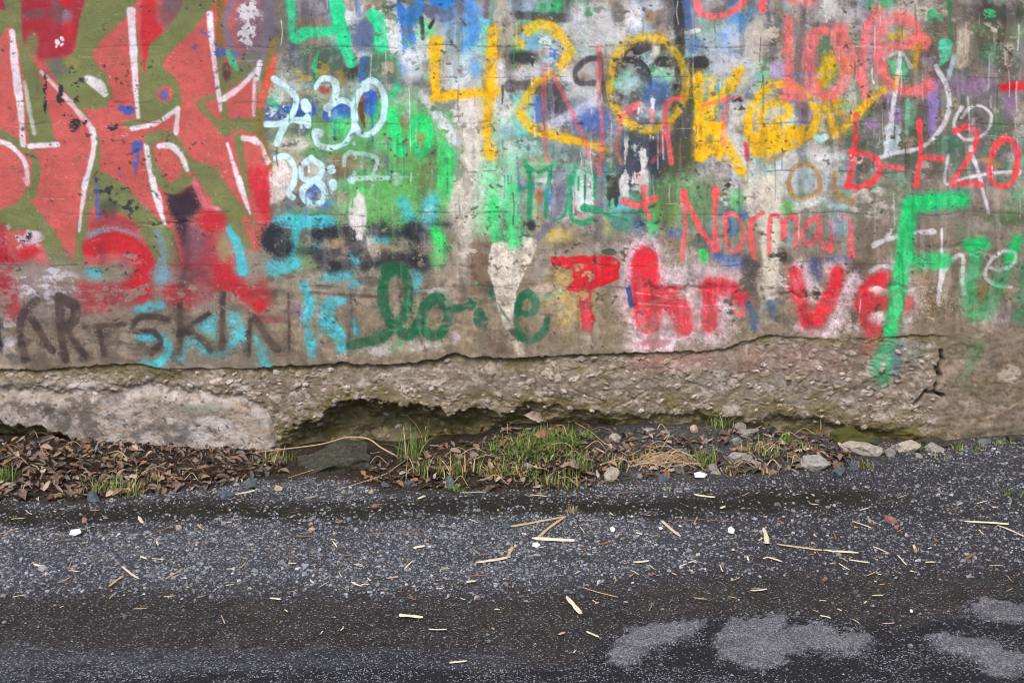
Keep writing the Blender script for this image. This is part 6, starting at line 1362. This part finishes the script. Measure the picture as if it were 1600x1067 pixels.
small = {
    D1: [((380, 450), (435, 455), 7, 0), ((190, 415), (235, 422), 14, 0), ((770, 150), (795, 185), 18, 0), ((1330, 440), (1365, 405), 8, 1), ((1275, 440), (1305, 447), 8, 0), ((1255, 535), (1300, 525), 7, 0), ((70, 600), (130, 585), 5, 0), ((910, 592), (975, 592), 4, 1), ((740, 665), (815, 658), 4, 1), ((780, 370), (815, 385), 14, 0), ((845, 380), (910, 390), 5, 0), ((870, 235), (960, 205), 8, 2), ((1230, 700), (1250, 745), 5, 1), ((870, 280), (880, 310), 10, 0), ((340, 515), (390, 485), 8, 1), ((300, 285), (420, 275), 5, 2), ((0, 245), (110, 215), 6, 1), ((60, 160), (140, 158), 7, 1), ((605, 610), (650, 565), 4, 1), ((1370, 335), (1423, 330), 6, 1), ((1100, 195), (1120, 215), 12, 1)],
    D2: [((530, 515), (590, 535), 12, 0), ((80, 605), (140, 607), 12, 0), ((825, 440), (870, 395), 8, 0), ((795, 232), (930, 245), 9, 2), ((605, 243), (715, 243), 8, 2), ((205, 260), (325, 258), 8, 2), ((460, 367), (535, 362), 10, 2), ((730, 495), (790, 480), 12, 1), ((1170, 515), (1220, 508), 16, 0), ((1255, 360), (1310, 362), 10, 2), ((840, 600), (890, 610), 7, 2), ((900, 50), (940, 35), 14, 0), ((430, 290), (450, 320), 8, 0), ((620, 490), (640, 505), 7, 0), ((470, 780), (490, 765), 6, 0), ((1170, 480), (1290, 478), 6, 2), ((1150, 18), (1280, 10), 7, 1), ((180, 405), (225, 410), 8, 0), ((300, 500), (320, 520), 8, 0), ((150, 380), (220, 360), 9, 2), ((1030, 430), (1075, 440), 8, 1), ((590, 528), (630, 525), 6, 0), ((1000, 552), (1045, 542), 8, 0), ((1325, 664), (1355, 668), 8, 0), ((160, 665), (175, 680), 8, 0), ((360, 798), (372, 788), 6, 0), ((440, 180), (480, 175), 6, 1), ((1310, 770), (1325, 775), 8, 1), ((275, 45), (340, 38), 8, 1)],
    D3: [((930, 425), (1020, 393), 8, 0), ((385, 540), (590, 598), 6, 1), ((1160, 105), (1185, 90), 16, 0), ((545, 125), (563, 143), 9, 0), ((55, 240), (80, 250), 12, 0), ((1325, 560), (1415, 553), 10, 0), ((1010, 600), (1085, 608), 5, 1), ((1155, 415), (1170, 455), 6, 0), ((1215, 505), (1265, 490), 6, 1), ((885, 180), (1060, 165), 6, 2), ((1060, 163), (1225, 178), 5, 2), ((470, 310), (560, 285), 10, 2), ((1310, 370), (1315, 395), 10, 0), ((620, 625), (645, 625), 8, 0), ((350, 468), (380, 452), 6, 0), ((570, 475), (580, 510), 6, 1), ((750, 480), (800, 467), 8, 2), ((1225, 340), (1235, 330), 12, 0), ((580, 270), (590, 250), 10, 1), ((1010, 190), (1030, 150), 7, 1), ((690, 240), (725, 245), 12, 0), ((340, 905), (352, 895), 8, 0), ((600, 20), (680, 5), 9, 2), ((890, 465), (915, 472), 8, 1), ((1370, 280), (1390, 270), 9, 0), ((460, 635), (485, 628), 7, 1), ((1395, 380), (1423, 376), 10, 0), ((100, 25), (195, 38), 8, 0)],
    D4: [((470, 175), (575, 212), 8, 0), ((585, 318), (665, 348), 9, 0), ((720, 365), (772, 418), 8, 0), ((875, 405), (935, 400), 9, 0), ((395, 408), (455, 448), 7, 0), ((580, 588), (640, 588), 7, 0), ((290, 700), (350, 715), 9, 0), ((510, 112), (560, 102), 7, 0), ((0, 375), (80, 402), 12, 0), ((1230, 422), (1310, 424), 5, 1), ((550, 475), (600, 455), 7, 1), ((610, 470), (630, 470), 8, 0), ((720, 48), (770, 28), 7, 1), ((635, 745), (705, 738), 6, 1), ((790, 455), (830, 455), 5, 0), ((1175, 220), (1200, 250), 6, 0), ((810, 310), (825, 340), 12, 0), ((550, 145), (600, 190), 5, 1), ((385, 665), (410, 672), 6, 0), ((470, 720), (510, 745), 5, 1), ((370, 245), (380, 275), 9, 2), ((1050, 85), (1080, 75), 8, 0), ((230, 78), (280, 80), 7, 0), ((255, 250), (270, 258), 14, 1), ((480, 205), (500, 210), 18, 1), ((215, 360), (265, 357), 6, 2), ((345, 412), (360, 408), 8, 0), ((890, 326), (910, 324), 8, 0), ((1010, 350), (1035, 345), 14, 2), ((920, 270), (945, 285), 14, 2), ((1160, 75), (1220, 62), 6, 0), ((1250, 98), (1280, 96), 5, 0), ((50, 175), (90, 180), 10, 2), ((535, 630), (550, 622), 8, 0), ((590, 508), (606, 510), 8, 0)],
}
for tl, lst in small.items():
    for p0, p1, w, m_ in lst:
        q0, q1 = T(tl, [p0, p1])
        mat = ('pale', 'tan', 'brown')[m_]
        um, vm = (q0[0] + q1[0]) / 2, (q0[1] + q1[1]) / 2
        where = ('left' if um < 330 else 'left middle' if um < 650 else 'middle' if um < 950 else 'right middle' if um < 1270 else 'right')
        what = 'mossy strip' if vm < 805 else 'upper gravel' if vm < 850 else 'lower gravel' if vm < 905 else 'brown dirt'
        size_ = 'long' if abs(q1[0] - q0[0]) > 18 else 'stubby' if w > 11 else 'short'
        sliver(tuple(q0), tuple(q1), max(w, 6) * K * 1.35, mat, '%s %s straw bit on the %s part of the %s' % (size_, mat, where, what), 'small straw bits on the ground', 'straw_bit', 'straw bit')
for k in range(64):                                             # still finer chaff
    px, py = rs.uniform(0, 1600), rs.uniform(770, 960)
    L = rs.uniform(6, 16); a = rs.gauss(0, .5)
    m_ = rs.choice(['pale', 'tan', 'tan', 'brown'])
    where = ('left end' if px < 220 else 'left half' if px < 480 else 'left middle' if px < 720 else 'centre' if px < 900 else 'right middle' if px < 1100 else 'right half' if px < 1350 else 'right end')
    what = 'mossy strip' if py < 805 else 'upper gravel' if py < 850 else 'lower gravel' if py < 905 else 'brown dirt'
    sliver((px, py), (px + L * math.cos(a), py + L * math.sin(a)), 1.3, m_, '%s %s chaff fleck at the %s of the %s' % ('thin level' if abs(a) < .3 else 'thin slanting', m_, where, what), 'fine ' + m_ + ' chaff flecks', 'chaff_fleck', 'chaff')

# ---------------------------------------------------------------- white chips and the scrap of paper
def scrap(px, py, w, h, label, name='shell_chip', cat='chip', pts=5):
    p, s = at(px, py)
    vs = []
    for lay_ in (0, 1):
        for k in range(pts):
            th = 6.283 * k / pts; r = rs.uniform(.75, 1.1) if lay_ == 0 else None
            if lay_ == 0:
                vs.append((math.cos(th) * w * s * .5 * r, math.sin(th) * w * s * .5 * r * .8, .004 + h * s * .5 * (math.sin(th) * .5 + .5)))
            else:
                b = vs[k]; vs.append((b[0] * .98, b[1] * .98, b[2] + .0022))
    fs = [tuple(range(pts))[::-1], tuple(range(pts, 2 * pts))] + [(k, (k + 1) % pts, pts + (k + 1) % pts, pts + k) for k in range(pts)]
    me = bpy.data.meshes.new(name); me.from_pydata(vs, [], fs); me.update(); me.materials.append(STM['white'])
    o = link(name, me); o.location = p; o.rotation_euler = (0, 0, rs.uniform(-.3, .3))
    return tag(o, label, cat)
scrap(1094, 745, 25, 9, 'white paper scrap lying at the front edge of the litter', 'paper_scrap', 'paper')
scrap(118, 836, 25, 10, 'white shell-like chip on the gravel at the left')
scrap(1142, 834, 13, 16, 'bright white chip on the gravel right of the pale split stick')
scrap(837, 855, 15, 8, 'white chip just below the pale wavy strip of wood')
scrap(957, 832, 9, 13, 'narrow white chip on the gravel left of the pale split stick')
scrap(1032, 828, 7, 4, 'tiny white chip between the narrow one and the pale split stick')
scrap(1424, 958, 6, 6, 'white speck of stone on the brown dirt at the right')
